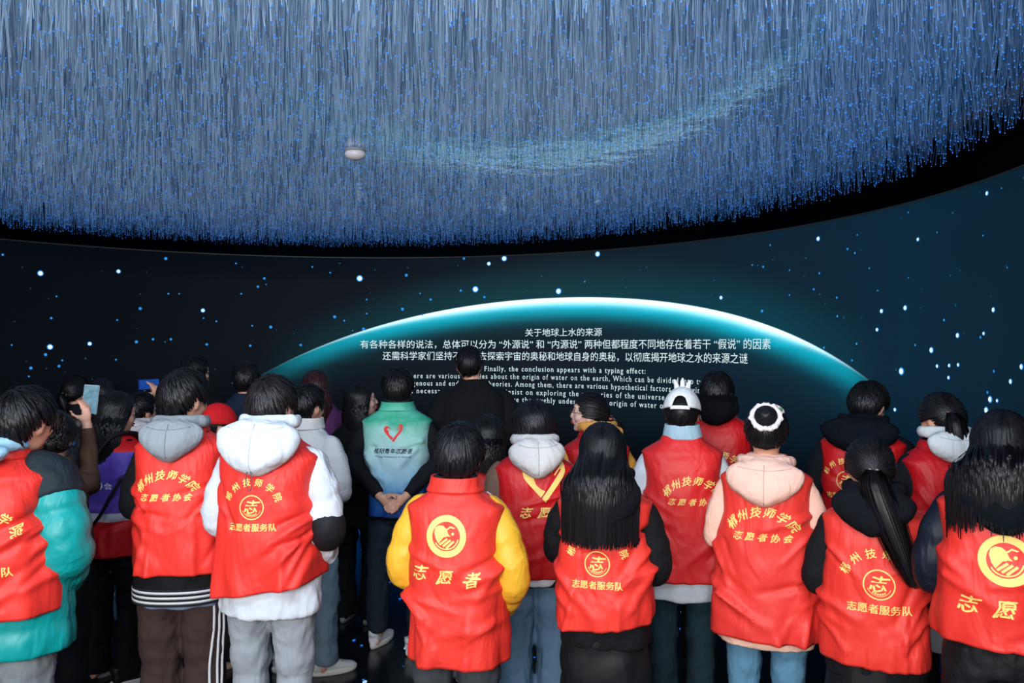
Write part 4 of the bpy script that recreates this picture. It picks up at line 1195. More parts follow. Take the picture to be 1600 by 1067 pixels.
    if j.get('under'):                      # shirt hem hanging below
        zu = zy(j['under'][1])
        V, Fc = torso_loft([(zu, jw - .008, .142, .14, 0), (zj + .03, jw - .006, .142, .14, 0)], m=10, n=64, amp=.006, seed=seed, flare=.007)
        uo = mesh_obj('undershirt', V, Fc, cloth(j['under'][0], .9, .4), root); md = uo.modifiers.new('t', 'SOLIDIFY'); md.thickness = .004
    # ---- vest
    if vest:
        zh = zy(vest['hem']); vw = vest.get('w', .20); vs = sw + .016; vg = g + vest.get('fat', 0)
        rgb = vest.get('rgb', (232, 38, 34))
        vm = vest_mats(vest)
        rows = [(zh, vw, .160 + vg, .155, 0), (zh + .03, vw + .003, .162 + vg, .155, 0), (zh + (zs - zh) * .35, vw * .975, .156 + vg, .15, 0), (zh + (zs - zh) * .62, max(vw * .93, vs - .006), .150 + vg, .145, 0),
                (zs - .18, vs - .014, .146 + vg, .12, 0), (zs - .10, vs - .012, .140 + vg, .10, 0), (zs - .050, vs - .004, .130 + vg * .8, .09, .003), (zs - .022, vs + .004, .120 + vg * .6, .088, .006), (zs - .010, vs - .008, .116 + vg * .6, .088, .006),
                (zs + .016, vs - .052, .108 + vg * .4, .086, .010), (zs + .036, vs - .086, .101 + vg * .3, .085, .012), (zs + .055, .104, .095, .084, .014), (zs + .078, .090, .088, .076, .016)]
        V, Fc = torso_loft(rows, cr=make_creases(seed, vw, zh, zs, amp=vest.get('cr', .017)), m=80, n=120, e=2.75, sharp=.80, amp=vest.get('amp', .0065), seed=seed, flare=vest.get('flare', .006), tilt=vest.get('tilt', 0), side=vest.get('side', 0))
        vo = mesh_obj('vest', V, Fc, None, root)
        for m_ in vm: vo.data.materials.append(m_)
        if len(vm) > 1:
            zb = vest['bands']
            for p in vo.data.polygons:
                z = p.center.z
                p.material_index = 0 if z > zs - zb[0] else (1 if z > zs - zb[1] else (2 if z > zs - zb[2] else 0))
        md = vo.modifiers.new('thickness', 'SOLIDIFY'); md.thickness = .004; md.offset = -1
        bvh = BVHTree.FromPolygons([Vector(v) for v in V], Fc)
        if vest.get('print'):
            make_print(vest['print'], vo, bvh, zs, vest.get('pmat', GOLD), vest.get('k', 1.0), vest.get('cx', 0), vest.get('dz', 0), vest.get('skew', 0), RED_PRINT)
        # stitched hem
        V2, F2 = torso_loft([(zh + .018, vw + .0045, .1725 + vg, .161, 0), (zh + .022, vw + .0047, .1727 + vg, .161, 0)], m=2, n=84)
        if vest.get('collar'):
            ch = vest['collar']
            V, Fc = torso_loft([(zs + .052, .108, .098, .086, .012), (zs + .068, .106, .100, .088, .010), (zs + .068 + ch * .6, .100, .094, .08, .006), (zs + .068 + ch, .097, .090, .078, .004)], m=10, n=56, amp=.002, seed=seed)
            co = mesh_obj('vest_collar', V, Fc, vm[0], vo); md = co.modifiers.new('t', 'SOLIDIFY'); md.thickness = .007
            V, Fc = torso_loft([(zs + .046, .122, .114, .095, .010), (zs + .060, .110, .106, .09, .010), (zs + .068 + ch, .1005, .0955, .08, .003)], m=10, n=56, amp=.002, seed=seed + 2)
            co = mesh_obj('vest_collar_fold', V, Fc, vm[0], vo); md = co.modifiers.new('t', 'SOLIDIFY'); md.thickness = .004
    if collar:
        V, Fc = torso_loft([(zs + .05, .092, .088, .078, .012), (zs + .075, .086, .085, .074, .012), (zs + .085 + collar.get('h', .04), .072 + collar.get('ww', 0), .074, .066, .010)], m=12, n=48, amp=.004, seed=seed, close=False)
        co = mesh_obj('collar', V, Fc, cloth(collar['rgb'], .85, .4), root); md = co.modifiers.new('t', 'SOLIDIFY'); md.thickness = .010; md.offset = 1
    if hood:
        hood_rgb = hood['rgb']
        h = dict(hood); c = h.pop('rgb'); tr_ = h.pop('string', None)
        ho = make_hood(root, zs, neckz, cloth(c, .9, .4, 12, spec=(.3 if sum(c) > 200 else .08)), yb=h.pop('yb', .115 + (g if vest is None else g + .01)), **h)
        if sum(hood_rgb) > 400:
            dg = bpy.context.evaluated_depsgraph_get(); ev = ho.evaluated_get(dg); me = ev.to_mesh()
            bv = BVHTree.FromPolygons([v.co.copy() for v in me.vertices], [tuple(p.vertices) for p in me.polygons]); ev.to_mesh_clear()
            hm = cloth(tuple(int(q * .86) for q in hood_rgb), .9, .2); dr = hood.get('drop', .22); top_ = neckz + .045 + hood.get('lift', 0)
            def on(x_, z_):
                h_ = bv.ray_cast(Vector((x_, -1, z_)), Vector((0, 1, 0))); return tuple(h_[0]) if h_[0] is not None else None
            pts = [q for q in (on(0, top_ - .03 - (dr - .05) * k / 14) for k in range(15)) if q]
            if len(pts) > 4:
                S = Parts(); S.tube(pts, [.0022] * len(pts), n=6, sub=1); S.build('hood_seam', hm, ho, voxel=0, sm=0)
            ww_ = hood.get('w', .15) * .62
            pts = [q for q in (on(ww_ * (k / 8 - 1), top_ - .040 - .012 * math.cos((k / 8 - 1) * 1.5)) for k in range(17)) if q]
            if len(pts) > 6:
                S = Parts(); S.tube(pts, [.0020] * len(pts), n=6, sub=1); S.build('hood_hem_stitching', hm, ho, voxel=0, sm=0)
        if tr_:
            S = Parts(); S.tube([(-.012, -.225, zs - .055), (-.010, -.232, zs - .105), (.004, -.232, zs - .130), (.012, -.232, zs - .100), (.004, -.225, zs - .055)], [.0018] * 5, n=6); S.build('drawcord', plain('cord', (60, 70, 80), .6), ho, voxel=0, sm=0)
    # ---- head gear, hair
    hs, ho_ = hair
    make_hair(hs, Mh, root, H, zs, ho_)
    if cap:
        make_cap(root, Mh, cap)
    if glasses:
        Gm = plain('glasses_wire', (70, 62, 60), .3, .8)
        P = Parts()
        for sx in (-1, 1):
            torus(P, (0, 0, 0), .024, .0013, None, 28, 6)
            P.V[-28 * 6:] = [Mh @ (Matrix.Rotation(math.radians(90), 3, 'X') @ v + Vector((sx * .031, .112, -.001))) for v in P.V[-28 * 6:]]
            P.tube([(sx * .055, .110, .004), (sx * .080, .085, .004), (sx * .086, .0, .0)], [.0014] * 3, M=Mh, n=6)
        P.tube([(-.008, .113, .003), (0, .115, .006), (.008, .113, .003)], [.0014] * 3, M=Mh, n=6)
        P.build('glasses', Gm, root, voxel=0, sm=0)
    return root, Mh, zs, apts

def vest_mats(v):
    if v.get('rgbs'): return [cloth(c, .55, .45, 7.0, spec=.3) for c in v['rgbs']]
    if v.get('dye'):
        key = ('dye',)
        if key in MATS: return [MATS[key]]
        m = bpy.data.materials.new('dyed_green_white_blue'); m.use_nodes = True; nt = m.node_tree; b = nt.nodes['Principled BSDF']; b.inputs['Roughness'].default_value = .6
        tc = nt.nodes.new('ShaderNodeTexCoord'); sp = nt.nodes.new('ShaderNodeSeparateXYZ'); nt.links.new(tc.outputs['Object'], sp.inputs[0])
        n = nt.nodes.new('ShaderNodeTexNoise'); n.inputs['Scale'].default_value = 9; n.inputs['Detail'].default_value = 4; nt.links.new(tc.outputs['Object'], n.inputs['Vector'])
        ma = nt.nodes.new('ShaderNodeMath'); ma.operation = 'MULTIPLY_ADD'; nt.links.new(n.outputs['Fac'], ma.inputs[0]); ma.inputs[1].default_value = .20; nt.links.new(sp.outputs[2], ma.inputs[2])
        mr = nt.nodes.new('ShaderNodeMapRange'); nt.links.new(ma.outputs[0], mr.inputs['Value']); mr.inputs['From Min'].default_value = .98; mr.inputs['From Max'].default_value = 1.64
        cr = nt.nodes.new('ShaderNodeValToRGB'); nt.links.new(mr.outputs[0], cr.inputs[0]); r = cr.color_ramp
        st = [(0, (18, 70, 150)), (.14, (30, 105, 175)), (.26, (120, 170, 200)), (.5, (165, 200, 205)), (.70, (150, 205, 195)), (.84, (45, 165, 130)), (.93, (90, 190, 165)), (1, (60, 170, 140))]
        while len(r.elements) < len(st): r.elements.new(.5)
        for e, (p, c) in zip(r.elements, st): e.position = p; e.color = (*lin(c), 1)
        nt.links.new(cr.outputs[0], b.inputs['Base Color'])
        n2 = nt.nodes.new('ShaderNodeTexNoise'); n2.inputs['Scale'].default_value = 11; bp = nt.nodes.new('ShaderNodeBump'); bp.inputs['Strength'].default_value = .5; bp.inputs['Distance'].default_value = .02
        nt.links.new(tc.outputs['Object'], n2.inputs['Vector']); nt.links.new(n2.outputs['Fac'], bp.inputs['Height']); nt.links.new(bp.outputs[0], b.inputs['Normal'])
        MATS[key] = m; return [m]
    return [cloth(v.get('rgb', (222, 30, 26)), .50, .55, 6.5, spec=.35)]

def make_cap(root, Mh, cap):
    m = cloth(cap['rgb'], .8, .25, 20); P = []; V = []; Fc = []; n = 40; nt = 12
    back = cap.get('brim', 0.0)          # direction of the brim, degrees from the face
    Mc = Mh @ Matrix.Translation((0, -.008, cap.get('lift', .012))) @ Matrix.Rotation(math.radians(cap.get('tilt', 0)), 4, 'X') @ Matrix.Rotation(math.radians(back), 4, 'Z')
    def P3(ph, el, l):
        d = sk_dir(ph, el); return Vector((d.x * (SK[0] + .012 + l), d.y * (SK[1] + .010 + l), d.z * (SK[2] + .014 + l)))
    for lay in (0, 1):
        for i in range(n):
            ph = 2 * math.pi * i / n
            for k in range(nt + 1):
                el0 = math.radians(4); c = math.cos(ph)
                # half-moon opening above the strap at the back
                if cap.get('open', True) and abs(math.degrees(ph if ph < math.pi else ph - 2 * math.pi)) < 26:
                    a = abs(math.degrees(ph if ph < math.pi else ph - 2 * math.pi)); el0 = math.radians(10 + 24 * math.sqrt(max(0, 1 - (a / 26) ** 2)))
                t = k / nt; el = math.radians(90) * (1 - t) + el0 * t
                seam = .0015 * (abs(math.sin(3 * ph)) ** .3)
                V.append(Mc @ P3(ph, el, (.006 + seam) if lay == 0 else .002))
    o2 = n * (nt + 1)
    for i in range(n):
        i2 = (i + 1) % n
        for k in range(nt):
            a, b = i * (nt + 1) + k, i2 * (nt + 1) + k
            Fc.append((a, a + 1, b + 1, b)); Fc.append((o2 + a, o2 + b, o2 + b + 1, o2 + a + 1))
        a, b = i * (nt + 1) + nt, i2 * (nt + 1) + nt
        Fc.append((a, o2 + a, o2 + b, b))
    co = mesh_obj('cap', V, Fc, m, root)
    # strap
    S = Parts(); S.tube([tuple(P3(math.radians(a), math.radians(3), .006)) for a in range(-30, 31, 6)], [(.010, .002)] * 11, M=Mc, n=8, sub=2, up=(0, 1, 0)); S.build('cap_strap', m, co, voxel=0, sm=0)
    # brim
    V = []; Fc = []; nn = 24
    for lay in (0, 1):
        for i in range(nn + 1):
            a = math.radians(-62 + 124 * i / nn)
            for r in range(6):
                q = r / 5; ln = .075 * math.cos(a) ** .6 * q
                p = P3(math.pi + a, math.radians(4), 0.004); V.append(Mc @ Vector((p.x * (1 + .1 * q), p.y + ln, p.z - .012 * q - .030 * (math.sin(a) ** 2) * q - .005 * lay)))
    k = (nn + 1) * 6
    for i in range(nn):
        for r in range(5):
            a = i * 6 + r; Fc.append((a, a + 1, a + 7, a + 6)); Fc.append((k + a, k + a + 6, k + a + 7, k + a + 1))
        Fc.append((i * 6 + 5, k + i * 6 + 5, k + i * 6 + 11, i * 6 + 11))
    mesh_obj('cap_brim', V, Fc, m, co)
    if cap.get('horns'):
        for sx, h in ((-.028, .030), (0.0, .036), (.026, .028)):
            H_ = Parts(); H_.tube([(sx, 0, .118), (sx * 1.25, -.002, .118 + h), (sx * 1.6, 0, .122 + h * 1.5)], [.015, .012, .005], M=Mc, n=10); H_.build('cap_ornament', m, co, voxel=0, sm=0)

V3 = Vector
RED = (222, 30, 26); DKRED = (205, 22, 26)
BLACK = (20, 21, 25)

# ---------------------------------------------------------------- the visitors, front row first; stronger light there put into lighter vest reds
person('person at the left edge in teal puffer jacket and red vest with raised collar', -2, 405, 608, yaw=-24, hx=.085, hy=.01, head=-22, pitch=-12, hair=('mop', {'whorl': -10, 'seed': 1, 'thick': .022}), sw=.19,
    vest=dict(hem=945, w=.245, sh=.175, print='emblem', k=1.15, collar=.055, fat=.03, rgb=(230, 52, 44), cx=.02, tilt=.0), jacket=dict(rgb=(0, 150, 150), hem=1012, w=.265, r=.100, puffs=True, puff=(.14, .012), fat=.03, rough=.45, spec=.45, panel=(22, 34, 42)),
    pants=dict(rgb=(128, 136, 142), r=1.25), arms=('pocket', 'pocket'), collar=dict(rgb=(150, 195, 220), h=.035, ww=.02), hood=dict(rgb=(150, 195, 220), w=.12, drop=.10, thick=.04, lift=.012))

person('person in grey hood, red vest and brown trousers with white side stripes', 286, 352, 578, yaw=-20, hx=.0, head=-28, pitch=-6, hair=('mop', {'whorl': -15, 'thick': .018, 'n': 900}), sw=.178,
    vest=dict(hem=884, w=.198, sh=.160, print='brush', k=.86, cx=-.015, rgb=(230, 52, 44)), jacket=dict(rgb=(17, 17, 21), hem=926, w=.194, fat=.008, r=.060, band=True, under=((110, 125, 150), 936)),
    pants=dict(rgb=(58, 44, 42), r=1.28, stripes=True, rough=.9), arms=('front', 'front'), hood=dict(rgb=(140, 148, 156), w=.145, drop=.19, lift=-.005, point=.7))

person('person in big white hooded jacket under red vest, pale grey jeans', 425, 372, 588, yaw=-22, hx=-.005, head=-10, pitch=-6, hair=('mop', {'whorl': -8, 'thick': .019, 'rgb': (24, 22, 23), 'n': 900}), sw=.190,
    vest=dict(hem=908, w=.222, sh=.168, print='emblem', k=.95, cx=-.01, fat=.015, rgb=(230, 52, 44), tilt=.16, flare=.008), jacket=dict(rgb=(205, 212, 222), hem=952, w=.208, r=.074, fat=.015, patch=(20, 22, 28), fold=.03),
    pants=dict(rgb=(150, 156, 164), r=1.06), arms=('front', 'pocket'), hood=dict(rgb=(212, 220, 228), w=.185, drop=.235, thick=.070, lift=.035, point=.25, string=True), collar=dict(rgb=(30, 34, 42), h=.03),
    shoes=dict(rgb=(225, 225, 228)))

person('short-haired person in red vest with round emblem and yellow puffer sleeves', 712, 380, 664, yaw=-12, hx=.01, head=4, pitch=-14, hair=('mop', {'whorl': 5, 'thick': .024, 'rgb': (18, 18, 21), 'n': 1000}), sw=.182,
    vest=dict(hem=1020, side=.025, w=.196, sh=.172, print='ring', k=.98, collar=.035, fat=.012, rgb=(232, 56, 46), cx=-.006, skew=-.010, flare=.01), jacket=dict(rgb=(236, 176, 48), hem=1000, w=.178, r=.070, puffs=True, rough=.5, spec=.4),
    pants=dict(rgb=(62, 66, 72), r=1.12), arms=('front', 'pocket'), collar=dict(rgb=(28, 32, 42), h=.02))

person('person with long straight black hair over red vest and long black padded skirt', 945, 372, 660, yaw=-4, hx=-.01, head=10, pitch=-16, hair=('long', {'zend': 1.10, 'w': .155, 'dep': .225, 'n': 1300, 'fan': True, 'rgb': (14, 14, 17)}), sw=.178,
    vest=dict(hem=966, w=.200, sh=.158, print='emblem', k=1.0, dz=-.03, cx=-.02, rgb=(232, 56, 46), tilt=.10), jacket=dict(rgb=(17, 17, 21), hem=1000, w=.185, r=.068),
    skirt=dict(rgb=(17, 18, 22), z=.28, w0=.17, w1=.190, puff=(.13, .008)), arms=('phone', 'front'), hood=dict(rgb=(20, 20, 25), w=.17, drop=.25, thick=.05, lift=.01))

person('person with hair bun and white scrunchie in peach hoodie and red vest', 1197, 349, 630, yaw=-3, head=2, pitch=-10, hair=('bun', {'tel': 22, 'seed': 3}), sw=.178,
    vest=dict(hem=986, w=.232, sh=.166, print='brush', k=.98, cx=-.006, rgb=(232, 58, 50), flare=.009), jacket=dict(name='hoodie', rgb=(242, 190, 170), hem=1000, w=.208, r=.062),
    pants=dict(rgb=(88, 132, 160), r=1.05), arms=('front', 'front'), hood=dict(rgb=(244, 196, 178), w=.178, drop=.215, lift=-.035, thick=.062, point=.75))

person('person with long low ponytail and pale pink hair tie in red vest', 1367, 385, 682, yaw=-2, hx=-.02, head=14, pitch=-18, hair=('pony', {'tel': -14, 'tphi': -.12, 'len': .42, 'sway': .14, 'out': .055, 'outk': .9, 'tw': 1.8, 'tie': (222, 180, 186)}), sw=.180,
    vest=dict(hem=1024, w=.200, sh=.165, print='emblem', k=1.13, cx=.02, dz=-.005, rgb=(232, 56, 46)), jacket=dict(rgb=(18, 19, 23), hem=1048, w=.190, r=.066), pants=dict(rgb=(20, 20, 24)),
    skirt=dict(rgb=(18, 18, 22), z=.3, w0=.17, w1=.195), arms=('front', 'front'), hood=dict(rgb=(20, 22, 28), w=.165, drop=.20, lift=.015, point=.7))

person('long-haired person at the right edge in red vest with round emblem', 1566, 445, 640, yaw=2, head=3, pitch=-12, hair=('long', {'zend': 1.26, 'w': .17, 'dep': .225, 'n': 800, 'rag': .10, 'fan': True, 'side_up': -.03, 'rgb': (14, 13, 17)}), sw=.185,
    vest=dict(hem=992, w=.215, sh=.180, print='ring', k=1.0, dz=-.065, cx=.005, fat=.02, rgb=(230, 52, 44)), jacket=dict(rgb=(20, 26, 40), hem=1000, w=.20, r=.066, puffs=True, rough=.5), pants=dict(rgb=(24, 25, 30), r=1.15, rough=.6),
    arms=('front', 'front'), hood=dict(rgb=(14, 18, 24), w=.155, drop=.235, lift=.02, point=.2, thick=.06))

# ---- second row; weaker light put into darker vest reds
person('person with white baseball cap, light blue collar, red vest and dark green jeans', 1066, 302, 606, yaw=2, head=-8, pitch=-8, hair=('short', {'thick': .012, 'cap': 1}), sw=.185, cap=dict(rgb=(228, 230, 234), horns=True, lift=.004, brim=0, tilt=-4),
    vest=dict(hem=898, w=.215, sh=.178, print='brush', k=.95, cx=.045, dz=.0, collar=.0, fat=.01, rgb=(222, 42, 42)), jacket=dict(rgb=(205, 212, 220), hem=930, w=.208, r=.062),
    pants=dict(rgb=(30, 52, 60), r=1.08), arms=('front', 'front'), collar=dict(rgb=(160, 190, 205), h=.035, ww=.006))

person('person in pale grey hood and red vest with large gold heart, wide blue jeans', 835, 312, 625, yaw=6, head=42, pitch=-6, hair=('bob', {'zend': 1.30, 'w': .085, 'dep': .10, 'lim': 118, 'rgb': (15, 14, 17)}), sw=.180,
    vest=dict(hem=892, w=.192, sh=.168, print='heart', k=1.0, cx=.035, rgb=(204, 22, 28)), jacket=dict(rgb=(222, 222, 224), hem=905, w=.182, r=.066, panelL=(112, 84, 72), under=((20, 20, 24), 906)),
    pants=dict(rgb=(98, 130, 158), r=1.28, cuff=1.15), arms=('front', 'front'), hood=dict(rgb=(206, 204, 204), w=.150, drop=.20, lift=.025, point=.75, thick=.062))

person('person in green and blue dyed vest with hands clasped behind the back', 621, 247, 575, yaw=-8, head=2, pitch=-4, hair=('short', {'thick': .020, 'whorl': 0, 'n': 700}), sw=.200,
    vest=dict(hem=800, w=.172, sh=.178, print='green', k=1.0, cx=-.006, dye=True, pmat=NAVY_PRINT, collar=.03, fat=.006), jacket=dict(rgb=(17, 18, 23), hem=806, w=.165, r=.060), pants=dict(rgb=(30, 42, 52), r=1.05, hem=.10, cuff=.85),
    arms=('behind', 'behind'), collar=dict(rgb=(20, 20, 26), h=.035), shoes=dict(rgb=(222, 224, 226), sole=(225, 222, 216), yaw=(-28, -22), dy=(.02, -.10)), stance=.125, voxel=.0065)

person('tall close-cropped person in plain black jacket before the screen text', 740, 236, 539, yaw=0, head=-2, pitch=-2, hair=('buzz', {'thick': .012}), sw=.225, jacket=dict(rgb=(11, 12, 15), hem=790, w=.215, r=.075, fold=.012),
    pants=dict(rgb=(12, 12, 15)), arms=('front', 'front'), hx=-.03)

person('person in black suit coat with dark hair and red lips, facing right', 560, 226, 598, yaw=-25, head=-55, pitch=8, hair=('bob', {'zend': 1.28, 'w': .095, 'dep': .12, 'lim': 108, 'rgb': (15, 14, 17)}), sw=.178, jacket=dict(name='coat', rgb=(14, 16, 21), hem=820, w=.20, r=.055),
    pants=dict(rgb=(15, 16, 20), cuff=1.3), arms=('down', 'down'), face=True, lipstick=(190, 28, 38), shoes=dict(rgb=(24, 24, 28), sole=(150, 150, 155)), skin=(222, 178, 160), hx=.01)

person('person with round glasses and orange collar, looking left', 932, 264, 612, yaw=18, head=68, pitch=4, hair=('pony', {'tel': -4, 'len': .10, 'out': .02, 'tw': .8, 'tie': (160, 80, 80)}), sw=.178,
    vest=dict(hem=830, w=.19, rgb=(204, 22, 28)), jacket=dict(rgb=(228, 160, 72), hem=860, w=.19, r=.066), hood=dict(rgb=(230, 165, 80), w=.13, drop=.14, lift=.02), pants=dict(rgb=(22, 22, 26)), arms=('front', 'front'), face=True, glasses=True,
    lipstick=(205, 50, 45), skin=(228, 188, 172), hx=-.035)

person('dark-haired person in red vest with black hood, just right of the white cap', 1120, 266, 580, yaw=-2, head=-14, pitch=-6, hair=('short', {'thick': .014}), sw=.195, vest=dict(hem=850, w=.205, sh=.18, print='brush', k=.95, dz=-.02, cx=.02, rgb=(205, 22, 28)),
    jacket=dict(rgb=(16, 16, 20), hem=860, w=.20, r=.062), hood=dict(rgb=(14, 14, 18), w=.14, drop=.17, lift=.055, thick=.06), pants=dict(rgb=(20, 20, 26)), arms=('front', 'front'), shoes=dict(rgb=(38, 38, 52), sole=(96, 190, 190), yaw=(-8, 0)), stance=.14)

person('person in wide black padded jacket over red vest, head bowed', 1350, 282, 598, yaw=-10, head=-12, pitch=-22, hair=('short', {'thick': .024, 'n': 900}), sw=.205, vest=dict(hem=850, w=.215, sh=.186, print='emblem', k=1.0, cx=-.06, fat=.015, rgb=(205, 22, 28)),
    jacket=dict(rgb=(13, 17, 23), hem=900, w=.215, r=.082, fat=.01), hood=dict(rgb=(14, 20, 27), w=.215, drop=.21, lift=.02, thick=.075, point=.45), pants=dict(rgb=(16, 17, 22)), arms=('front', 'front'), hy=.05, hx=.01)

person('person with dark ponytail over white hood and red vest, looking down left', 1474, 325, 612, yaw=26, head=22, pitch=-14, hair=('pony', {'tel': 4, 'tphi': -.5, 'len': .34, 'sway': .04, 'out': .05, 'tie': (190, 130, 100), 'tw': 1.4}), sw=.180,
    vest=dict(hem=880, w=.195, rgb=(196, 18, 26)), jacket=dict(rgb=(18, 20, 28), hem=890, w=.19, r=.068), hood=dict(rgb=(205, 210, 214), w=.15, drop=.17, lift=.03), pants=dict(rgb=(20, 20, 25)), skirt=dict(rgb=(198, 200, 205), z=.48, zt=.88, w0=.185, w1=.205), arms=('front', 'front'))

person('person in red baseball cap and pale pink hooded top', 338, 262, 630, yaw=-50, head=-30, pitch=-6, hair=('short', {'thick': .004, 'cap': 1}), cap=dict(rgb=(215, 22, 30), brim=0, lift=.0, open=True), sw=.165,
    vest=dict(hem=830, w=.18, rgb=(205, 22, 28)), jacket=dict(name='hoodie', rgb=(226, 200, 198), hem=850, w=.18, r=.058), hood=dict(rgb=(228, 204, 202), w=.12, drop=.13, lift=.02), pants=dict(rgb=(24, 28, 38)), shoes=dict(rgb=(226, 214, 212), sole=(228, 190, 170)), arms=('front', 'front'))

person('person in plain white shell jacket and light jeans, no vest', 478, 268, 600, yaw=-30, head=-12, pitch=-6, hair=('short', {'thick': .014}), sw=.188, jacket=dict(rgb=(205, 206, 208), hem=800, w=.195, r=.070), collar=dict(rgb=(214, 214, 212), h=.03, ww=.015),
    vest=None, pants=dict(rgb=(120, 140, 158), hem=.07), shoes=dict(rgb=(212, 212, 210), sole=(222, 220, 214), yaw=(-38, -40), dy=(0, .0)), arms=('front', 'front'), stance=.13)

person('person with long black hair in purple and red vest with white stripe', 178, 276, 611, yaw=-38, head=-28, pitch=-6, hair=('long', {'zend': 1.24, 'w': .10, 'dep': .155, 'n': 900, 'rgb': (15, 15, 18), 'lim': 100}), sw=.176,
    vest=dict(hem=860, w=.175, sh=.165, print='purple', pmat=WHITE_PRINT, rgbs=[(215, 30, 34), (88, 66, 172), (205, 205, 222)], bands=(.02, .345, .40), cx=-.01), jacket=dict(rgb=(18, 18, 23), hem=868, w=.165, r=.056),
    pants=dict(rgb=(16, 17, 22)), shoes=dict(rgb=(20, 20, 24), sole=(200, 202, 205), yaw=(-20, -30), dy=(.1, -.02)), arms=('front', 'front'), stance=.10)

pr, Mh6, zs6, ap6 = person('person with pale fleece collar raising a blue phone in one hand', 218, 230, 612, yaw=-22, head=-32, pitch=2, hair=('short', {'thick': .012}), sw=.180, vest=dict(hem=820, w=.19, rgb=(200, 20, 28)),
    jacket=dict(rgb=(38, 58, 66), hem=840, w=.19, r=.058), collar=dict(rgb=(214, 206, 208), h=.03, ww=.02), hood=dict(rgb=(214, 206, 208), w=.135, drop=.12, lift=.02), pants=dict(rgb=(66, 104, 138)), skirt=dict(rgb=(196, 184, 176), z=.50, zt=.85, w0=.17, w1=.18),
    shoes=dict(rgb=(222, 222, 224)), arms=('front', (V3((.10, .14, 1.36)), V3((.035, .24, 1.53)), ((-.35, .0, .9), (-.9, .2, -.4), (-.6, -.3, .3)))))

# ---- back row on the left, mostly in shade
person('short-haired person in dark navy jacket before the left end of the glowing arc', 385, 226, 563, yaw=-6, head=-10, pitch=-4, hair=('short', {'thick': .008}), sw=.205, jacket=dict(rgb=(22, 34, 54), hem=790, w=.20, r=.066), pants=dict(rgb=(14, 15, 20)), arms=('front', 'front'))
person('person in black coat farthest back on the left, face turned right', 304, 203, 556, yaw=-20, head=-42, pitch=0, hair=('short', {'thick': .014}), sw=.195, jacket=dict(rgb=(11, 12, 17), hem=790, w=.20, r=.066), pants=dict(rgb=(12, 12, 16)), arms=('front', 'front'), glasses=True)
person('person with wavy reddish-brown hair in a purple blazer', 500, 212, 578, yaw=6, head=10, pitch=-2, hx=-.03, hair=('long', {'zend': 1.33, 'w': .10, 'dep': .15, 'rgb': (46, 24, 24), 'n': 800}), sw=.185, jacket=dict(name='blazer', rgb=(98, 50, 98), hem=775, w=.19, r=.058), pants=dict(rgb=(20, 18, 26)), arms=('front', 'front'))
person('long-haired person with pale collar half hidden behind the yellow-sleeved person', 762, 285, 648, yaw=-8, head=6, pitch=-8, hair=('long', {'zend': 1.22, 'w': .10, 'dep': .17, 'n': 800}), sw=.170, vest=dict(hem=880, w=.18, rgb=(196, 18, 26)), jacket=dict(rgb=(196, 200, 208), hem=895, w=.18, r=.056),
    pants=dict(rgb=(150, 140, 150), r=1.1), arms=('front', 'front'), collar=dict(rgb=(206, 210, 216), h=.03))
prb, Mhb, zsb, apb = person('person in brown jacket holding up a phone with lit screen, behind the teal jacket', 80, 325, 640, yaw=-20, head=0, pitch=-4, hair=('long', {'zend': 1.42, 'w': .09, 'dep': .13, 'rgb': (18, 15, 16)}), sw=.165, jacket=dict(rgb=(78, 56, 44), hem=860, w=.175, r=.054), pants=dict(rgb=(20, 20, 24)),
    arms=('front', ((V3((.14, .10, 1.22)), V3((.10, .19, 1.50)), ((-.1, .1, 1), (-.8, .5, 0), (-.4, -.7, .3))))))
person('small person with bobbed hair and blue and white collar between the two phones', 132, 250, 634, yaw=-6, head=0, pitch=-8, hair=('bob', {'zend': 1.30, 'w': .085, 'dep': .11}), sw=.16, jacket=dict(rgb=(198, 204, 210), hem=830, w=.17, r=.054), collar=dict(rgb=(26, 62, 110), h=.03, ww=.01), pants=dict(rgb=(24, 26, 34)), arms=('front', 'front'))
person('person with loose dark hair rising directly behind the purple vest wearer', 160, 205, 590, yaw=4, head=0, pitch=-4, hair=('long', {'zend': 1.38, 'w': .10, 'dep': .14, 'rgb': (20, 19, 22)}), sw=.18, jacket=dict(rgb=(14, 15, 20), hem=800, w=.19, r=.06), pants=dict(rgb=(14, 14, 18)), arms=('front', 'front'))
person('person with dark tied hair, head just above the lit phone screen', 118, 196, 586, yaw=-14, head=-30, pitch=-2, hair=('pony', {'tel': -8, 'len': .14}), sw=.18, jacket=dict(rgb=(14, 15, 20), hem=800, w=.19, r=.06), pants=dict(rgb=(14, 14, 18)), arms=('front', 'front'))
person('dark-haired person in black nearly hidden behind the teal puffer jacket', 28, 222, 598, yaw=-8, head=-10, pitch=-4, hair=('short', {'thick': .016}), sw=.185, jacket=dict(rgb=(14, 15, 20), hem=800, w=.19, r=.06), pants=dict(rgb=(14, 14, 18)), arms=('front', 'front'))

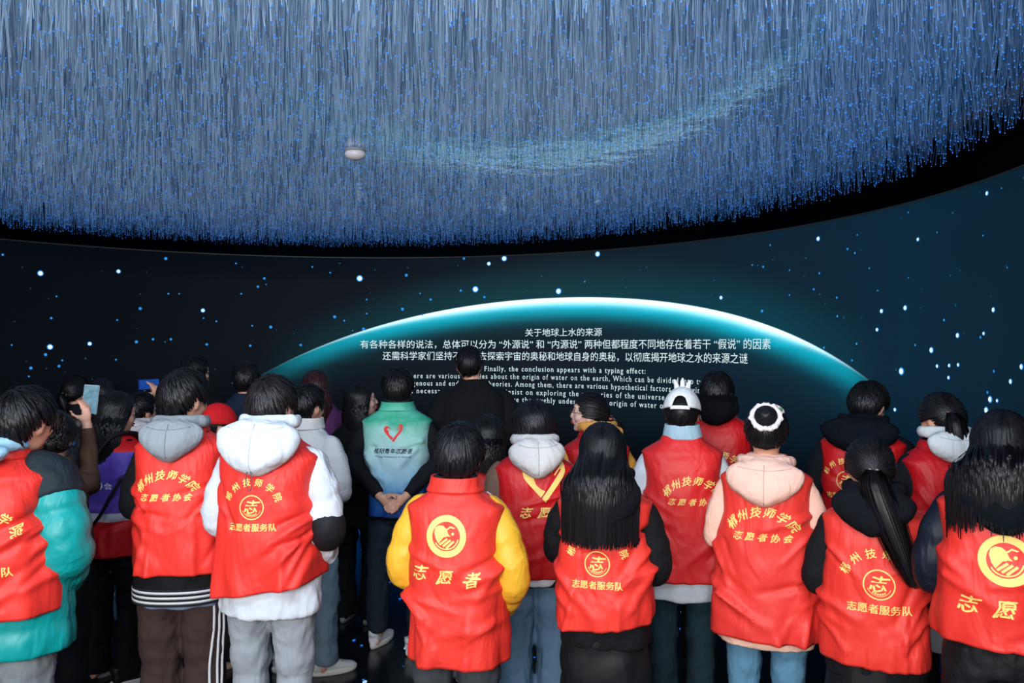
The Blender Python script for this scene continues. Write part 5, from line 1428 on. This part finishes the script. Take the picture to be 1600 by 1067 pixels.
# ---------------------------------------------------------------- things held or worn
def phone(name, label, loc, rot, body_rgb, screen):
    r = empty(name, loc); r.rotation_euler = rot
    tag(r, label, 'phone')
    P = Parts(); bm = bmesh.new(); bmesh.ops.create_cube(bm, size=1.0)
    bmesh.ops.scale(bm, vec=(.073, .008, .150), verts=bm.verts); bmesh.ops.bevel(bm, geom=list(bm.edges), offset=.0025, segments=2, affect='EDGES')
    me = bpy.data.meshes.new('phone_body'); bm.to_mesh(me); bm.free(); me.materials.append(plain('phone_%d' % body_rgb[2], body_rgb, .3, .3))
    o = bpy.data.objects.new('phone_body', me); COL.objects.link(o); o.parent = r
    s = mesh_obj('phone_screen', [(-.033, -.0046, -.070), (.033, -.0046, -.070), (.033, -.0046, .070), (-.033, -.0046, .070)], [(0, 1, 2, 3)], screen, r, shade=False)
    L = Parts(); L.ell((.020, .0055, .058), (.009, .003, .009)); L.build('phone_lens', plain('lens', (12, 14, 20), .1), r, voxel=0, sm=0)
    return r
def screen_mat(name, c1, c2, k):
    m = bpy.data.materials.new(name); m.use_nodes = True; nt = m.node_tree; nt.nodes.clear()
    tc = nt.nodes.new('ShaderNodeTexCoord'); n = nt.nodes.new('ShaderNodeTexNoise'); n.inputs['Scale'].default_value = 35; nt.links.new(tc.outputs['Object'], n.inputs['Vector'])
    mx = nt.nodes.new('ShaderNodeMix'); mx.data_type = 'RGBA'; mx.inputs['A'].default_value = (*c1, 1); mx.inputs['B'].default_value = (*c2, 1); nt.links.new(n.outputs['Fac'], mx.inputs['Factor'])
    e = nt.nodes.new('ShaderNodeEmission'); e.inputs[1].default_value = k; nt.links.new(mx.outputs['Result'], e.inputs[0]); o = nt.nodes.new('ShaderNodeOutputMaterial'); nt.links.new(e.outputs[0], o.inputs[0]); return m
bpy.context.view_layer.update()
def world_pt(root, p): return root.matrix_world @ Vector(p)
Wb = world_pt(prb, apb[1][2])
phone('phone', 'phone with a lit pale blue screen held upright above the brown jacket', (Wb.x + .0, Wb.y + .03, Wb.z + .125), (math.radians(-4), math.radians(5), math.radians(12)), (30, 60, 80), screen_mat('phone_picture', (.01, .10, .22), (.35, .6, .7), .9))
W6 = world_pt(pr, ap6[1][2])
phone('phone', 'blue phone held out sideways by a raised hand above the purple vest', (W6.x - .075, W6.y + .015, W6.z + .095), (math.radians(-58), math.radians(88), math.radians(-8)), (22, 60, 160), screen_mat('phone_picture_blue', (.01, .05, .3), (.02, .12, .5), .7))

def backpack():
    D = F_PX / 276; r = empty('backpack', ((178 - CX) / 276, D, 0), math.radians(-38) + math.atan((CX - 178) / F_PX))
    tag(r, 'black backpack worn over the left shoulder of the purple vest', 'backpack')
    z = 1.34
    m = cloth((22, 25, 31), .7, .5, 14)
    P = Parts(); P.tube([(-.15, -.13, z - .44), (-.155, -.205, z - .36), (-.155, -.215, z - .20), (-.15, -.195, z - .06), (-.14, -.15, z + .0)], [(.075, .05), (.10, .075), (.10, .075), (.09, .065), (.06, .03)], n=18, up=(0, 1, 0))
    b = P.build('bag_body', m, r, voxel=.01, sm=4, disp=(.02, .07))
    P = Parts(); P.ell((-.155, -.285, z - .26), (.075, .035, .09)); P.build('front_pocket', m, b, voxel=0, sm=0)
    P = Parts(); P.tube([(-.16, -.25, z + .0), (-.165, -.25, z + .04), (-.12, -.23, z + .04), (-.115, -.22, z + .0)], [.008] * 4, n=8); P.build('carry_handle', m, b, voxel=0, sm=0)
    for a, pts in enumerate(([(-.10, -.16, z - .02), (-.115, -.10, z + .055), (-.11, .0, z + .085), (-.13, .10, z + .02), (-.14, .14, z - .2)], [(-.02, -.17, z - .44), (.06, -.185, z - .36), (.12, -.185, z - .26), (.165, -.15, z - .16)], [(.02, -.175, z - .05), (.08, -.13, z + .05), (.12, -.02, z + .07), (.12, .08, z + .03)])):
        P = Parts(); P.tube(pts, [(.026 if a != 1 else .012, .007)] * len(pts), n=8, sub=6, up=(0, 0, 1)); P.build('strap', m, r, voxel=0, sm=0)
backpack()

# white oval reflection in the film, modelled as a small added dome
fr = empty('ceiling_reflection_dome', (-0.88, 4.47, FILM_Z - .005)); tag(fr, 'small white oval dome standing in for a reflection under the hanging blue fibres', 'ceiling reflection')
P = Parts(); P.ell((0, 0, -.020), (.060, .050, .034)); P.build('reflection_dome', plain('reflection_white', (225, 222, 230), .4), fr, voxel=0, sm=0)
P = Parts(); torus(P, (0, 0, 0), .054, .007); P.build('reflection_dome_rim', plain('reflection_grey', (150, 155, 165), .5), fr, voxel=0, sm=0)
